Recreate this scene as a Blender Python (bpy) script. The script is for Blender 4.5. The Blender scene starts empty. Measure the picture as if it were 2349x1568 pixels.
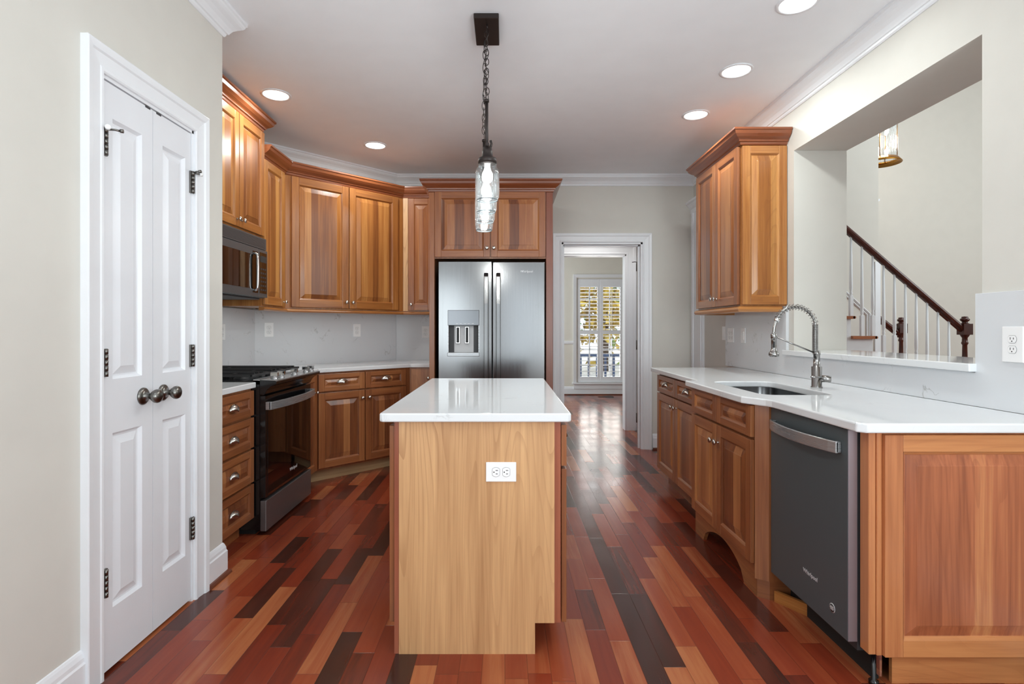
import bpy, bmesh, math, random
from mathutils import Vector, Matrix
random.seed(7)
S = bpy.context.scene
COL = S.collection
PI = math.pi
R = math.radians
def srgb(r, g, b, a=1.0):
    f = lambda c: (c/255/12.92) if c/255 <= 0.04045 else ((c/255+0.055)/1.055)**2.4
    return (f(r), f(g), f(b), a)

# ------------------------------------------------------------ camera, world, lights, exposure
F, VX, VY, EYE = 1240.0, 1158.0, 755.0, 1.235
cam = bpy.data.cameras.new('camera'); co = bpy.data.objects.new('camera', cam); COL.objects.link(co)
co.location = (0, 0, EYE); co.rotation_euler = (R(90), 0, 0)
cam.sensor_width = 36; cam.lens = 36*F/2349; cam.clip_start = 0.02
cam.shift_x = (1174.5-VX)/2349; cam.shift_y = -(784-VY)/2349
S.camera = co
S.view_settings.view_transform = 'Standard'; S.view_settings.look = 'None'
S.view_settings.gamma = 1; S.view_settings.use_curve_mapping = False
S.view_settings.exposure = -0.32
S.cycles.use_denoising = True
S.cycles.max_bounces = 10; S.cycles.diffuse_bounces = 6; S.cycles.glossy_bounces = 5; S.cycles.transparent_max_bounces = 16
S.cycles.sample_clamp_indirect = 6; S.cycles.caustics_reflective = False; S.cycles.caustics_refractive = False

W = bpy.data.worlds.new('world'); S.world = W; W.use_nodes = True
wn = W.node_tree.nodes; wn['Background'].inputs[0].default_value = (0.80, 0.90, 1.0, 1); wn['Background'].inputs[1].default_value = 2.2
sun = bpy.data.lights.new('sun', 'SUN'); sun.energy = 3.0; sun.angle = R(1.5); sun.color = (1, .95, .88)
so = bpy.data.objects.new('sun', sun); COL.objects.link(so); so.rotation_euler = (R(50), 0, R(155))

def area(name, loc, rot, sx, sy, power, color=(1, 1, 1), shape='RECTANGLE', parent=None, spread=180):
    l = bpy.data.lights.new(name, 'AREA'); l.shape = shape; l.size = sx
    if shape in ('RECTANGLE', 'ELLIPSE'): l.size_y = sy
    l.energy = power; l.color = color; l.spread = R(spread)
    o = bpy.data.objects.new(name, l); COL.objects.link(o); o.location = loc; o.rotation_euler = rot
    if parent: o.parent = parent
    return o
CAN_POWER = 5.5
DAY = (0.87, 0.975, 1.0)
# rear window daylight; bay and side lamps are added fill, aimed forward and up
def aim(d): return Vector(d).to_track_quat('-Z', 'Y').to_euler()
area('daylight_rear', (.36, -2.52, 1.43), aim((0, 1, .25)), 0.84, 1.86, 9, DAY)
area('fill_bay', (-1.02, -2.18, 1.43), aim((1, 1, .3)), 0.95, 1.86, 3, DAY)
area('fill_bay', (1.55, -2.18, 1.43), aim((-1, 1, .3)), 0.95, 1.86, 26, DAY)
area('fill_side', (1.88, -.55, 1.45), aim((-.42, 1, .95)), 1.5, 1.8, 84, DAY)
area('fill_side', (-1.35, -.55, 1.45), aim((.42, 1, .95)), 1.5, 1.8, 40, DAY)
# added fill for stair hall, dining room and passage; daylight outside the shuttered window
area('fill_hall', (7.8, 2.2, 3.0), aim((-.45, 1, 0)), 2.5, 2.4, 190, DAY)
area('fill_hall_high', (6.0, 4.6, 5.1), aim((.1, .5, -1)), 2.5, 2.0, 110, DAY)
area('fill_dining', (-1.38, 8.4, 1.5), (0, R(-90), 0), 1.8, 2.0, 85, DAY)
area('daylight_dining_window', (1.80, 10.50, 1.2), (R(-90), 0, 0), 0.9, 2.0, 40, (1, .95, .88))
area('fill_passage', (1.0, 6.15, 2.55), (0, 0, 0), 0.5, 0.3, 8, (1, .97, .93))

# ------------------------------------------------------------ materials
MATS = {}
def newmat(name):
    m = bpy.data.materials.new(name); m.use_nodes = True; MATS[name] = m
    nt = m.node_tree; return m, nt, nt.nodes['Principled BSDF']
def N(nt, t, **kw):
    n = nt.nodes.new(t)
    for k, v in kw.items():
        if k == 'inp':
            for a, b in v.items(): n.inputs[a].default_value = b
        else: setattr(n, k, v)
    return n
def L(nt, a, b): nt.links.new(a, b)
def math_(nt, op, a, b=None):
    n = N(nt, 'ShaderNodeMath', operation=op)
    for i, v in enumerate((a, b)):
        if v is None: continue
        if isinstance(v, (int, float)): n.inputs[i].default_value = v
        else: L(nt, v, n.inputs[i])
    return n.outputs[0]
def mixc(nt, fac, a, b, mode='MIX'):
    n = N(nt, 'ShaderNodeMix', data_type='RGBA', blend_type=mode)
    for i, v in ((0, fac), (6, a), (7, b)):
        if isinstance(v, (int, float, tuple)): n.inputs[i].default_value = v
        else: L(nt, v, n.inputs[i])
    return n.outputs[2]
def posn(nt): return N(nt, 'ShaderNodeNewGeometry').outputs['Position']
def vscale(nt, v, s):
    n = N(nt, 'ShaderNodeVectorMath', operation='MULTIPLY'); L(nt, v, n.inputs[0]); n.inputs[1].default_value = s; return n.outputs[0]
def noise(nt, vec, scale=1, detail=3, rough=.5, dist=0):
    n = N(nt, 'ShaderNodeTexNoise', inp={'Scale': scale, 'Detail': detail, 'Roughness': rough, 'Distortion': dist}); L(nt, vec, n.inputs['Vector']); return n.outputs[0]
def ramp(nt, fac, stops):
    n = N(nt, 'ShaderNodeValToRGB'); L(nt, fac, n.inputs[0]); e = n.color_ramp.elements
    while len(e) < len(stops): e.new(.5)
    for i, (p, c) in enumerate(stops):
        e[i].position = p; e[i].color = c if isinstance(c, tuple) else (c, c, c, 1)
    return n.outputs[0]
def bump(nt, h, p, strength=.2, dist=.01):
    b = N(nt, 'ShaderNodeBump', inp={'Strength': strength, 'Distance': dist}); L(nt, h, b.inputs['Height']); L(nt, b.outputs[0], p.inputs['Normal'])

def plain(name, c, rough=.5, metal=0, spec=.5, coat=0, var=.03, emis=None):
    m, nt, p = newmat(name)
    n = noise(nt, vscale(nt, posn(nt), (3, 3, 3)), 2, 3)
    dk = tuple(x*(1-var) for x in c[:3])+(1,); lt = tuple(min(1, x*(1+var)) for x in c[:3])+(1,)
    L(nt, ramp(nt, n, [(.35, dk), (.65, lt)]), p.inputs['Base Color'])
    p.inputs['Roughness'].default_value = rough; p.inputs['Metallic'].default_value = metal
    p.inputs['Specular IOR Level'].default_value = spec; p.inputs['Coat Weight'].default_value = coat
    if emis:
        p.inputs['Emission Color'].default_value = emis[0]; p.inputs['Emission Strength'].default_value = emis[1]
    return m

WALL = plain('wall_paint', srgb(210, 207, 200), .75, var=.012)
HALLW = plain('hall_paint', srgb(216, 212, 204), .75, var=.012)
CEIL = plain('ceiling_paint', srgb(240, 242, 246), .8, var=.01)
TRIM = plain('trim_white', srgb(232, 234, 238), .35, var=.01)
DOORW = plain('door_white', srgb(228, 230, 235), .32, var=.01)
PLATE = plain('plate_white', srgb(240, 240, 240), .3, var=.005)
SLOT = plain('slot_black', srgb(25, 25, 25), .5)
DARKGAP = plain('recess_shade', srgb(22, 18, 16), .8)  # near-black base colour puts the shade of recesses onto surfaces
BLACK = plain('black_enamel', srgb(14, 15, 17), .14, spec=.6)
IRON = plain('cast_iron', srgb(28, 28, 30), .5, spec=.5)
BRONZE = plain('dark_bronze', srgb(52, 44, 42), .4, metal=.5)
NICKEL = plain('satin_nickel', srgb(205, 203, 198), .24, metal=1)
PEWTER = plain('pewter', srgb(120, 118, 114), .28, metal=1)
CHROME = plain('chrome', srgb(215, 215, 215), .08, metal=1)
GLASSBLK = plain('black_glass', srgb(8, 8, 9), .03, spec=.7, coat=.5)
RUBBER = plain('grey_plastic', srgb(60, 60, 62), .5)
MAHOG = plain('mahogany_stain', srgb(74, 34, 26), .22, var=.25)
GOLD = plain('aged_brass', srgb(170, 120, 50), .3, metal=1)
LENS = plain('lamp_lens', (1, 1, 1, 1), .4, emis=((1, .98, .95, 1), 6))
BULB = plain('bulb_glow', (1, 1, 1, 1), .4, emis=((1, .97, .92, 1), 3))
PINK = plain('mauve_edge', srgb(150, 140, 146), .35, metal=.6)
LOGO = plain('logo_grey', srgb(214, 214, 216), .35, metal=.2)

def steel(name, c, rough, vert=True, aniso=.6, metal=1.0, spec=.5):
    m, nt, p = newmat(name)
    v = vscale(nt, posn(nt), (420, 420, 2.5) if vert else (2.5, 2.5, 420))
    n = noise(nt, v, 1, 2)
    L(nt, ramp(nt, n, [(.3, tuple(x*.93 for x in c[:3])+(1,)), (.7, c)]), p.inputs['Base Color'])
    L(nt, math_(nt, 'ADD', math_(nt, 'MULTIPLY', n, .10), rough-.05), p.inputs['Roughness'])
    p.inputs['Metallic'].default_value = metal; p.inputs['Anisotropic'].default_value = aniso
    p.inputs['Specular IOR Level'].default_value = spec
    t = N(nt, 'ShaderNodeTangent', direction_type='RADIAL', axis='Z'); L(nt, t.outputs[0], p.inputs['Tangent'])
    p.inputs['Anisotropic Rotation'].default_value = 0.0 if vert else .25
    return m
STEEL = steel('brushed_steel', srgb(134, 134, 135), .19, aniso=0)
STEELH = steel('brushed_steel_handle', srgb(178, 179, 181), .28, vert=False, aniso=.2, metal=.7)
DSTEEL = steel('dark_steel', srgb(98, 101, 104), .36, metal=.4, aniso=0)
DWGREY = steel('charcoal_steel', srgb(84, 92, 95), .38, metal=.2)
FAUCET = steel('faucet_steel', srgb(160, 158, 156), .22, aniso=0)

def stone(name, c, rough, vein=.35):
    m, nt, p = newmat(name)
    P = posn(nt)
    n = noise(nt, P, 5, 5, .6, .8)
    d = math_(nt, 'ABSOLUTE', math_(nt, 'SUBTRACT', n, .5))
    line = ramp(nt, d, [(.0, 1.), (.012, 0.)])
    mask = ramp(nt, noise(nt, P, 7, 2), [(.58, 0.), (.68, 1.)])
    f = math_(nt, 'MULTIPLY', math_(nt, 'MULTIPLY', line, mask), vein)
    base = ramp(nt, noise(nt, P, 2.0, 3), [(.3, tuple(x*.96 for x in c[:3])+(1,)), (.7, c)])
    L(nt, mixc(nt, f, base, srgb(140, 138, 134)), p.inputs['Base Color'])
    p.inputs['Roughness'].default_value = rough
    return m
QUARTZ = stone('white_quartz', srgb(226, 228, 230), .07, .25)
SPLASH = stone('quartz_splash', srgb(216, 218, 221), .16, .55)

def wood(name, dark, mid, light, grain='V', stave=0.0, rough=.28, cath=0.0, spec=.5, contrast=1.0, coat=.25):
    m, nt, p = newmat(name)
    P = posn(nt)
    if grain == 'V': s1, s2, s3 = (9, 9, .7), (70, 70, 2.2), (5.2, 5.2, .34)
    else: s1, s2, s3 = (.9, .9, 11), (2.4, 2.4, 75), (.55, .55, 4)
    sep = N(nt, 'ShaderNodeSeparateXYZ'); L(nt, P, sep.inputs[0])
    u = math_(nt, 'ADD', sep.outputs[0], sep.outputs[1])
    oi = N(nt, 'ShaderNodeObjectInfo').outputs['Random']
    comb = N(nt, 'ShaderNodeCombineXYZ'); L(nt, math_(nt, 'MULTIPLY', oi, 31.0), comb.inputs[0]); L(nt, math_(nt, 'MULTIPLY', oi, 17.0), comb.inputs[2])
    addv = N(nt, 'ShaderNodeVectorMath', operation='ADD'); L(nt, P, addv.inputs[0]); L(nt, comb.outputs[0], addv.inputs[1]); Q = addv.outputs[0]
    n1 = noise(nt, vscale(nt, Q, s1), 1, 4, .55, .35)
    n2 = noise(nt, vscale(nt, Q, s2), 1, 3, .6)
    tone = math_(nt, 'ADD', math_(nt, 'MULTIPLY', math_(nt, 'SUBTRACT', n1, .5), .8*contrast), .5)
    tone = math_(nt, 'ADD', tone, math_(nt, 'MULTIPLY', math_(nt, 'SUBTRACT', n2, .5), .55*contrast))
    tone = math_(nt, 'ADD', tone, math_(nt, 'MULTIPLY', math_(nt, 'SUBTRACT', oi, .5), .22))
    if stave:
        jit = math_(nt, 'DIVIDE', math_(nt, 'ADD', u, math_(nt, 'MULTIPLY', oi, 3.0)), stave)
        w = N(nt, 'ShaderNodeTexWhiteNoise', noise_dimensions='1D'); L(nt, math_(nt, 'FLOOR', jit), w.inputs['W'])
        tone = math_(nt, 'ADD', tone, math_(nt, 'MULTIPLY', math_(nt, 'SUBTRACT', w.outputs[0], .5), .62))
    colr = ramp(nt, tone, [(.12, dark), (.5, mid), (.88, light)])
    if cath:
        n3 = noise(nt, vscale(nt, Q, s3), 1, 1.5, .4, .25)
        fr = math_(nt, 'FRACT', math_(nt, 'MULTIPLY', n3, 30.0))
        ln = ramp(nt, fr, [(0, 1.), (.10, .75), (.26, 0.)])
        msk = ramp(nt, noise(nt, vscale(nt, Q, (2.0, 2.0, .5)), 1, 2), [(.42, .3), (.60, 1.)])
        colr = mixc(nt, math_(nt, 'MULTIPLY', math_(nt, 'MULTIPLY', ln, cath), msk), colr, dark)
    L(nt, colr, p.inputs['Base Color'])
    p.inputs['Roughness'].default_value = rough; p.inputs['Specular IOR Level'].default_value = spec
    p.inputs['Coat Weight'].default_value = coat; p.inputs['Coat Roughness'].default_value = .2
    bump(nt, n2, p, .05, .002)
    return m
CD, CM, CL = srgb(104, 58, 36), srgb(150, 92, 55), srgb(186, 128, 80)
WV = wood('cherry_vertical', CD, CM, CL, 'V', cath=.25)
WH = wood('cherry_horizontal', CD, CM, CL, 'H', cath=.15)
WP = wood('cherry_panel', CD, CM, CL, 'V', stave=.082, cath=.2)
UD, UM, UL = srgb(114, 64, 32), srgb(162, 103, 52), srgb(198, 142, 80)  # same cherry, lightened and yellowed for the light on the upper cabinets
UV_ = wood('cherry_lit_vertical', UD, UM, UL, 'V', cath=.25)
UH = wood('cherry_lit_horizontal', UD, UM, UL, 'H', cath=.15)
UP = wood('cherry_lit_panel', UD, UM, UL, 'V', stave=.082, cath=.2)
CROWN = wood('cherry_crown', srgb(98, 50, 30), srgb(132, 72, 42), srgb(160, 96, 58), 'H')
LIGHTW = wood('cherry_veneer', srgb(138, 88, 50), srgb(212, 166, 118), srgb(230, 190, 146), 'V', cath=.62, rough=.4, contrast=.55, coat=.1)
KICKW = wood('plain_kick_board', srgb(150, 118, 80), srgb(186, 156, 116), srgb(200, 172, 132), 'H', rough=.5, coat=0)
ENDV = wood('end_vertical', srgb(140, 78, 46), srgb(188, 120, 76), srgb(210, 148, 96), 'V', cath=.2)
ENDH = wood('end_horizontal', srgb(150, 86, 48), srgb(196, 130, 80), srgb(214, 152, 96), 'H', cath=.2)
ENDP = wood('end_panel', srgb(118, 62, 40), srgb(176, 104, 68), srgb(218, 154, 100), 'V', stave=.112, cath=.3)

def floor_mat():
    m, nt, p = newmat('cherry_plank_floor')
    P = posn(nt); sep = N(nt, 'ShaderNodeSeparateXYZ'); L(nt, P, sep.inputs[0])
    x, y = sep.outputs[0], sep.outputs[1]
    PW = .083
    row = math_(nt, 'FLOOR', math_(nt, 'DIVIDE', x, PW))
    fx = math_(nt, 'FRACT', math_(nt, 'DIVIDE', x, PW))
    wr = N(nt, 'ShaderNodeTexWhiteNoise', noise_dimensions='1D'); L(nt, row, wr.inputs['W'])
    ln = math_(nt, 'ADD', math_(nt, 'MULTIPLY', wr.outputs[0], .36), .34)
    yy = math_(nt, 'DIVIDE', math_(nt, 'ADD', y, math_(nt, 'MULTIPLY', wr.outputs[0], 37.3)), ln)
    seg = math_(nt, 'FLOOR', yy); fy = math_(nt, 'FRACT', yy)
    cb = N(nt, 'ShaderNodeCombineXYZ'); L(nt, row, cb.inputs[0]); L(nt, seg, cb.inputs[1])
    wn2 = N(nt, 'ShaderNodeTexWhiteNoise', noise_dimensions='2D'); L(nt, cb.outputs[0], wn2.inputs['Vector'])
    tone = wn2.outputs[0]
    off = N(nt, 'ShaderNodeVectorMath', operation='ADD'); L(nt, vscale(nt, P, (26, 1.6, 1)), off.inputs[0]); L(nt, vscale(nt, wn2.outputs[1], (40, 40, 40)), off.inputs[1])
    g = noise(nt, off.outputs[0], 1, 4, .6, .6)
    tone2 = math_(nt, 'ADD', tone, math_(nt, 'MULTIPLY', math_(nt, 'SUBTRACT', g, .5), .45))
    c = ramp(nt, tone2, [(0, srgb(58, 32, 25)), (.2, srgb(84, 38, 27)), (.36, srgb(116, 45, 28)), (.6, srgb(134, 55, 33)), (.85, srgb(148, 72, 44)), (1, srgb(170, 102, 64))])
    ex = math_(nt, 'MINIMUM', fx, math_(nt, 'SUBTRACT', 1.0, fx))
    ey = math_(nt, 'MULTIPLY', math_(nt, 'MINIMUM', fy, math_(nt, 'SUBTRACT', 1.0, fy)), math_(nt, 'DIVIDE', ln, PW))
    e = math_(nt, 'MINIMUM', ex, ey)
    gap = ramp(nt, e, [(0., 1.), (.022, 0.)])
    c = mixc(nt, math_(nt, 'MULTIPLY', gap, .55), c, srgb(34, 14, 10))
    L(nt, c, p.inputs['Base Color'])
    L(nt, ramp(nt, noise(nt, P, 3, 4), [(.3, .16), (.75, .30)]), p.inputs['Roughness'])
    bump(nt, math_(nt, 'SUBTRACT', math_(nt, 'ADD', math_(nt, 'MULTIPLY', g, .10), math_(nt, 'MULTIPLY', tone, .22)), gap), p, .25, .0012)
    p.inputs['Specular IOR Level'].default_value = .4; p.inputs['Coat Weight'].default_value = .08; p.inputs['Coat Roughness'].default_value = .12
    return m
FLOORM = floor_mat()

def thin_glass(name, tint=(.97, .985, 1, 1), refl=1.0):
    m = bpy.data.materials.new(name); m.use_nodes = True; nt = m.node_tree; nt.nodes.clear()
    o = N(nt, 'ShaderNodeOutputMaterial'); t = N(nt, 'ShaderNodeBsdfTransparent'); g = N(nt, 'ShaderNodeBsdfGlossy'); mx = N(nt, 'ShaderNodeMixShader')
    t.inputs[0].default_value = tint; g.inputs['Roughness'].default_value = .03
    lw = N(nt, 'ShaderNodeLayerWeight', inp={'Blend': .35}); f = math_(nt, 'MULTIPLY', lw.outputs['Fresnel'], refl)
    L(nt, f, mx.inputs[0]); L(nt, t.outputs[0], mx.inputs[1]); L(nt, g.outputs[0], mx.inputs[2]); L(nt, mx.outputs[0], o.inputs[0])
    return m
GLASS = thin_glass('clear_glass')
JARRIM = plain('thick_glass_rim', srgb(90, 104, 110), .06, spec=.8)
JAR = thin_glass('jar_glass', (.97, .985, .99, 1), .6)
_nt = JAR.node_tree; _mx = next(n for n in _nt.nodes if n.type == 'MIX_SHADER'); _o = next(n for n in _nt.nodes if n.type == 'OUTPUT_MATERIAL')
_tl = N(_nt, 'ShaderNodeBsdfTranslucent'); _tl.inputs[0].default_value = (.9, .95, 1, 1); _m2 = N(_nt, 'ShaderNodeMixShader'); _m2.inputs[0].default_value = .006
L(_nt, _mx.outputs[0], _m2.inputs[1]); L(_nt, _tl.outputs[0], _m2.inputs[2]); L(_nt, _m2.outputs[0], _o.inputs[0])

# ------------------------------------------------------------ mesh helpers
class B:
    def __init__(s): s.bm = bmesh.new(); s.mats = []; s.M = Matrix()
    def mi(s, m):
        if m not in s.mats: s.mats.append(m)
        return s.mats.index(m)
    def v(s, p): return s.bm.verts.new(s.M @ Vector(p))
    def face(s, vs, m, smooth=False):
        try: f = s.bm.faces.new(vs)
        except ValueError: return
        f.material_index = s.mi(m); f.smooth = smooth; return f
    def box(s, x0, x1, y0, y1, z0, z1, m):
        a = [s.v((x, y, z)) for z in (z0, z1) for y in (y0, y1) for x in (x0, x1)]
        for q in ((0, 2, 3, 1), (4, 5, 7, 6), (0, 1, 5, 4), (2, 6, 7, 3), (0, 4, 6, 2), (1, 3, 7, 5)): s.face([a[i] for i in q], m)
        return s
    def prism(s, poly, z0, z1, m, ax='z'):
        f = {'z': lambda a, b, c: (a, b, c), 'y': lambda a, b, c: (a, c, b), 'x': lambda a, b, c: (c, a, b)}[ax]
        lo = [s.v(f(a, b, z0)) for a, b in poly]; hi = [s.v(f(a, b, z1)) for a, b in poly]
        n = len(poly)
        s.face(lo[::-1], m); s.face(hi, m)
        for i in range(n): s.face([lo[i], lo[(i+1) % n], hi[(i+1) % n], hi[i]], m)
        return s
    def lathe(s, prof, o, axis, m, seg=20, close=False):
        """prof [(r,h)] about axis through o."""
        ax = Vector(axis).normalized(); t = ax.orthogonal().normalized(); b = ax.cross(t)
        o = Vector(o); rings = []
        for r, h in prof:
            if r < 1e-6: rings.append([s.v(o+ax*h)])
            else: rings.append([s.v(o+ax*h+(t*math.cos(2*PI*k/seg)+b*math.sin(2*PI*k/seg))*r) for k in range(seg)])
        for i in range(len(rings)-1):
            p, q = rings[i], rings[i+1]
            for k in range(seg):
                k2 = (k+1) % seg
                if len(p) == 1 and len(q) == 1: continue
                if len(p) == 1: s.face([p[0], q[k2], q[k]], m, True)
                elif len(q) == 1: s.face([p[k], p[k2], q[0]], m, True)
                else: s.face([p[k], p[k2], q[k2], q[k]], m, True)
        return s
    def tube(s, pts, r, m, seg=10, closed=False, caps=True):
        pts = [Vector(p) for p in pts]; n = len(pts); rings = []; prev = None
        rr = r if isinstance(r, (list, tuple)) else [r]*n
        for i in range(n):
            if closed: d = pts[(i+1) % n]-pts[i-1]
            else: d = pts[min(i+1, n-1)]-pts[max(i-1, 0)]
            d.normalize()
            if prev is None: t = d.orthogonal().normalized()
            else:
                t = prev-d*prev.dot(d)
                t = t.normalized() if t.length > 1e-6 else d.orthogonal().normalized()
            prev = t; b = d.cross(t)
            rings.append([s.v(pts[i]+(t*math.cos(2*PI*k/seg)+b*math.sin(2*PI*k/seg))*rr[i]) for k in range(seg)])
        for i in range(n if closed else n-1):
            p, q = rings[i], rings[(i+1) % n]
            for k in range(seg): s.face([p[k], p[(k+1) % seg], q[(k+1) % seg], q[k]], m, True)
        if caps and not closed: s.face(rings[0][::-1], m); s.face(rings[-1], m)
        return s
    def sweep(s, path, nrm, prof, m, closed=False, smooth=False):
        """mitred sweep: prof (s,t): s sideways = nrm x dir, t along nrm."""
        path = [Vector(p) for p in path]; nrm = Vector(nrm).normalized(); n = len(path); rings = []
        for i in range(n):
            if closed or 0 < i < n-1:
                d0 = (path[i]-path[i-1]).normalized(); d1 = (path[(i+1) % n]-path[i]).normalized()
                a, b = nrm.cross(d0).normalized(), nrm.cross(d1).normalized(); mv = (a+b); mv = mv/ max(.2, (1+a.dot(b)))
            elif i == 0: mv = nrm.cross((path[1]-path[0]).normalized())
            else: mv = nrm.cross((path[-1]-path[-2]).normalized())
            rings.append([s.v(path[i]+mv*a_+nrm*t_) for a_, t_ in prof])
        k = len(prof)
        for i in range(n if closed else n-1):
            p, q = rings[i], rings[(i+1) % n]
            for j in range(k): s.face([p[j], q[j], q[(j+1) % k], p[(j+1) % k]], m, smooth)
        if not closed: s.face(rings[0], m); s.face(rings[-1][::-1], m)
        return s
def rootM(o): return Matrix.LocRotScale(o.location, o.rotation_euler, None)
def obj(name, b, parent=None, bevel=0, world=False, seg=1):
    if world and parent is not None:
        root = parent
        while root.parent: root = root.parent
        bmesh.ops.transform(b.bm, matrix=rootM(root).inverted(), verts=b.bm.verts)
    bmesh.ops.recalc_face_normals(b.bm, faces=b.bm.faces)
    me = bpy.data.meshes.new(name); b.bm.to_mesh(me); b.bm.free()
    for m in b.mats: me.materials.append(m)
    o = bpy.data.objects.new(name, me); COL.objects.link(o)
    if parent is not None: o.parent = parent
    if bevel:
        md = o.modifiers.new('bevel', 'BEVEL'); md.width = bevel; md.segments = seg; md.limit_method = 'ANGLE'; md.angle_limit = R(40)
    return o
def tag(o, label, cat, group=None):
    o['label'] = label; o['category'] = cat
    if group: o['group'] = group
    return o
def thing(name, label, cat, loc, rz=0, group=None):
    o = bpy.data.objects.new(name, None); COL.objects.link(o); o.location = loc; o.rotation_euler = (0, 0, R(rz)); o.empty_display_size = .1
    return tag(o, label, cat, group)
def struct(name, b, bevel=0, label=None, parent=None):
    o = obj(name, b, parent, bevel)
    if parent is None:
        o['kind'] = 'structure'
        if label: o['label'] = label; o['category'] = name.split('_')[0]
    return o
def text(body, size, loc, rot, parent, mat, name='logo', extrude=.0006):
    c = bpy.data.curves.new(name, 'FONT'); c.body = body; c.size = size; c.extrude = extrude; c.align_x = 'CENTER'; c.align_y = 'CENTER'
    c.materials.append(mat); tmp = bpy.data.objects.new(name, c); COL.objects.link(tmp)
    me = bpy.data.meshes.new_from_object(tmp.evaluated_get(bpy.context.evaluated_depsgraph_get()))
    bpy.data.objects.remove(tmp); bpy.data.curves.remove(c)
    me.name = name; me.materials.clear(); me.materials.append(mat); me.transform(Matrix.LocRotScale(Vector(loc), __import__('mathutils').Euler(rot), None))
    o = bpy.data.objects.new(name, me); COL.objects.link(o); o.parent = parent
    return o

H = 2.815
XL, XR, YB = -1.424, 1.947, 5.575      # pantry wall face, right wall face, back wall face
XK = -2.13                              # wall behind the range
YD = 4.57                               # where the diagonal wall starts
XD = XK+(YB-YD)                         # where it meets the back wall
RWT = .355
# ------------------------------------------------------------ room shell
b = B(); b.box(-2.6, 9.0, -2.7, 10.35, -.06, 0, FLOORM); struct('floor', b)
b = B(); b.box(-2.6, 2.302, -2.7, 5.72, H, H+.12, CEIL); struct('ceiling', b)
b = B(); b.box(-1.6, 4.0, 6.72, 10.3, H, H+.12, CEIL); struct('ceiling_dining', b)
b = B(); b.box(-.6, 2.6, 5.72, 6.62, 2.62, 2.74, CEIL); struct('ceiling_passage', b)
b = B(); b.box(2.3, 9.0, .9, 8.7, 5.2, 5.3, CEIL); struct('ceiling_hall', b)
# left (pantry) wall with door opening
DY0, DY1, DZ = 1.905, 2.468, 2.138
b = B(); b.box(XL-.11, XL, -2.7, -1.3, 0, H, WALL); b.box(XL-.11, XL, .2, DY0, 0, H, WALL); b.box(XL-.11, XL, -1.3, .2, 0, .5, WALL); b.box(XL-.11, XL, -1.3, .2, 2.42, H, WALL); b.box(XL-.11, XL, DY1, 2.725, 0, H, WALL); b.box(XL-.11, XL, DY0, DY1, DZ, H, WALL)
struct('wall_left', b)
b = B(); b.box(XK-.0, XL-.11, 2.615, 2.725, 0, H, WALL); struct('wall_pantry', b)
b = B(); b.box(XK-.12, XK, 1.2, YD, 0, H, WALL); b.box(XK, XL-.11, 1.2, 1.32, 0, H, DARKGAP); struct('wall_range', b)  # inner pantry wall carries the darkness in its colour
b = B(); b.prism([(XK, YD), (XK-.12, YD), (XK-.12, YD+.12), (XD, YB+.12), (XD, YB)], 0, H, WALL); struct('wall_diagonal', b)
OX0, OX1, OZ = .586, 1.419, 2.13
b = B(); b.box(XD, OX0, YB, YB+.145, 0, H, WALL); b.box(OX1, XR+.02, YB, YB+.145, 0, H, WALL); b.box(OX0, OX1, YB, YB+.145, OZ, H, WALL)
struct('wall_back', b)
PY0, PY1, PZ0, PZ1 = 2.205, 3.64, 1.060, 2.438
b = B(); b.box(XR, XR+RWT, -2.7, -1.3, 0, 5.2, WALL); b.box(XR, XR+RWT, .2, PY0, 0, 5.2, WALL); b.box(XR, XR+RWT, -1.3, .2, 0, .5, WALL); b.box(XR, XR+RWT, -1.3, .2, 2.42, 5.2, WALL); b.box(XR, XR+RWT, PY1, 5.72, 0, 5.2, WALL)
b.box(XR, XR+RWT, PY0, PY1, 0, PZ0, WALL); b.box(XR, XR+RWT, PY0, PY1, PZ1, 5.2, WALL); struct('wall_right', b)
# unseen rear wall: angled bay windows added for light, middle one behind the camera
BAY = [((XL-.0, -1.80), (-.66, -2.6)), ((-.66, -2.6), (1.18, -2.6)), ((1.18, -2.6), (XR, -1.80))]
for k, ((xa, ya), (xb, yb)) in enumerate(BAY):
    ln = math.hypot(xb-xa, yb-ya); M_ = Matrix.Translation((xa, ya, 0))@Matrix.Rotation(math.atan2(yb-ya, xb-xa), 4, 'Z')
    ww = .98 if k != 1 else .90; c0 = (ln-ww)/2; c1 = c0+ww
    if k == 1: c0 = .36-.45+.66; c1 = c0+.90
    b = B(); b.M = M_
    b.box(-.04, c0, -.13, 0, 0, H, WALL); b.box(c1, ln+.04, -.13, 0, 0, H, WALL); b.box(c0, c1, -.13, 0, 0, .45, WALL); b.box(c0, c1, -.13, 0, 2.42, H, WALL)
    struct(('wall_added_bay_left', 'wall_rear', 'wall_added_bay_right')[k], b)
    b = B(); b.M = M_
    for x0, x1, z0, z1 in ((c0, c0+.05, .45, 2.42), (c1-.05, c1, .45, 2.42), (c0, c1, .45, .5), (c0, c1, 2.37, 2.42), (c0, c1, 1.41, 1.46), ((c0+c1)/2-.012, (c0+c1)/2+.012, .5, 2.37)):
        b.box(x0, x1, -.10, -.06, z0, z1, TRIM)
    struct(f'window_{k+2}', b)
for k, (xw, ya, yb_) in enumerate(((XL-.08, -1.3, .2), (XR+.05, -1.3, .2))):  # unseen side windows, added to go with the side fill lamps
    b = B(); ym = (ya+yb_)/2
    for y0, y1, z0, z1 in ((ya, ya+.05, .5, 2.42), (yb_-.05, yb_, .5, 2.42), (ya, yb_, .5, .55), (ya, yb_, 2.37, 2.42), (ya, yb_, 1.43, 1.48), (ym-.02, ym+.02, .5, 2.4)): b.box(xw, xw+.04, y0, y1, z0, z1, TRIM)
    struct(f'window_{k+5}', b)
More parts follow.
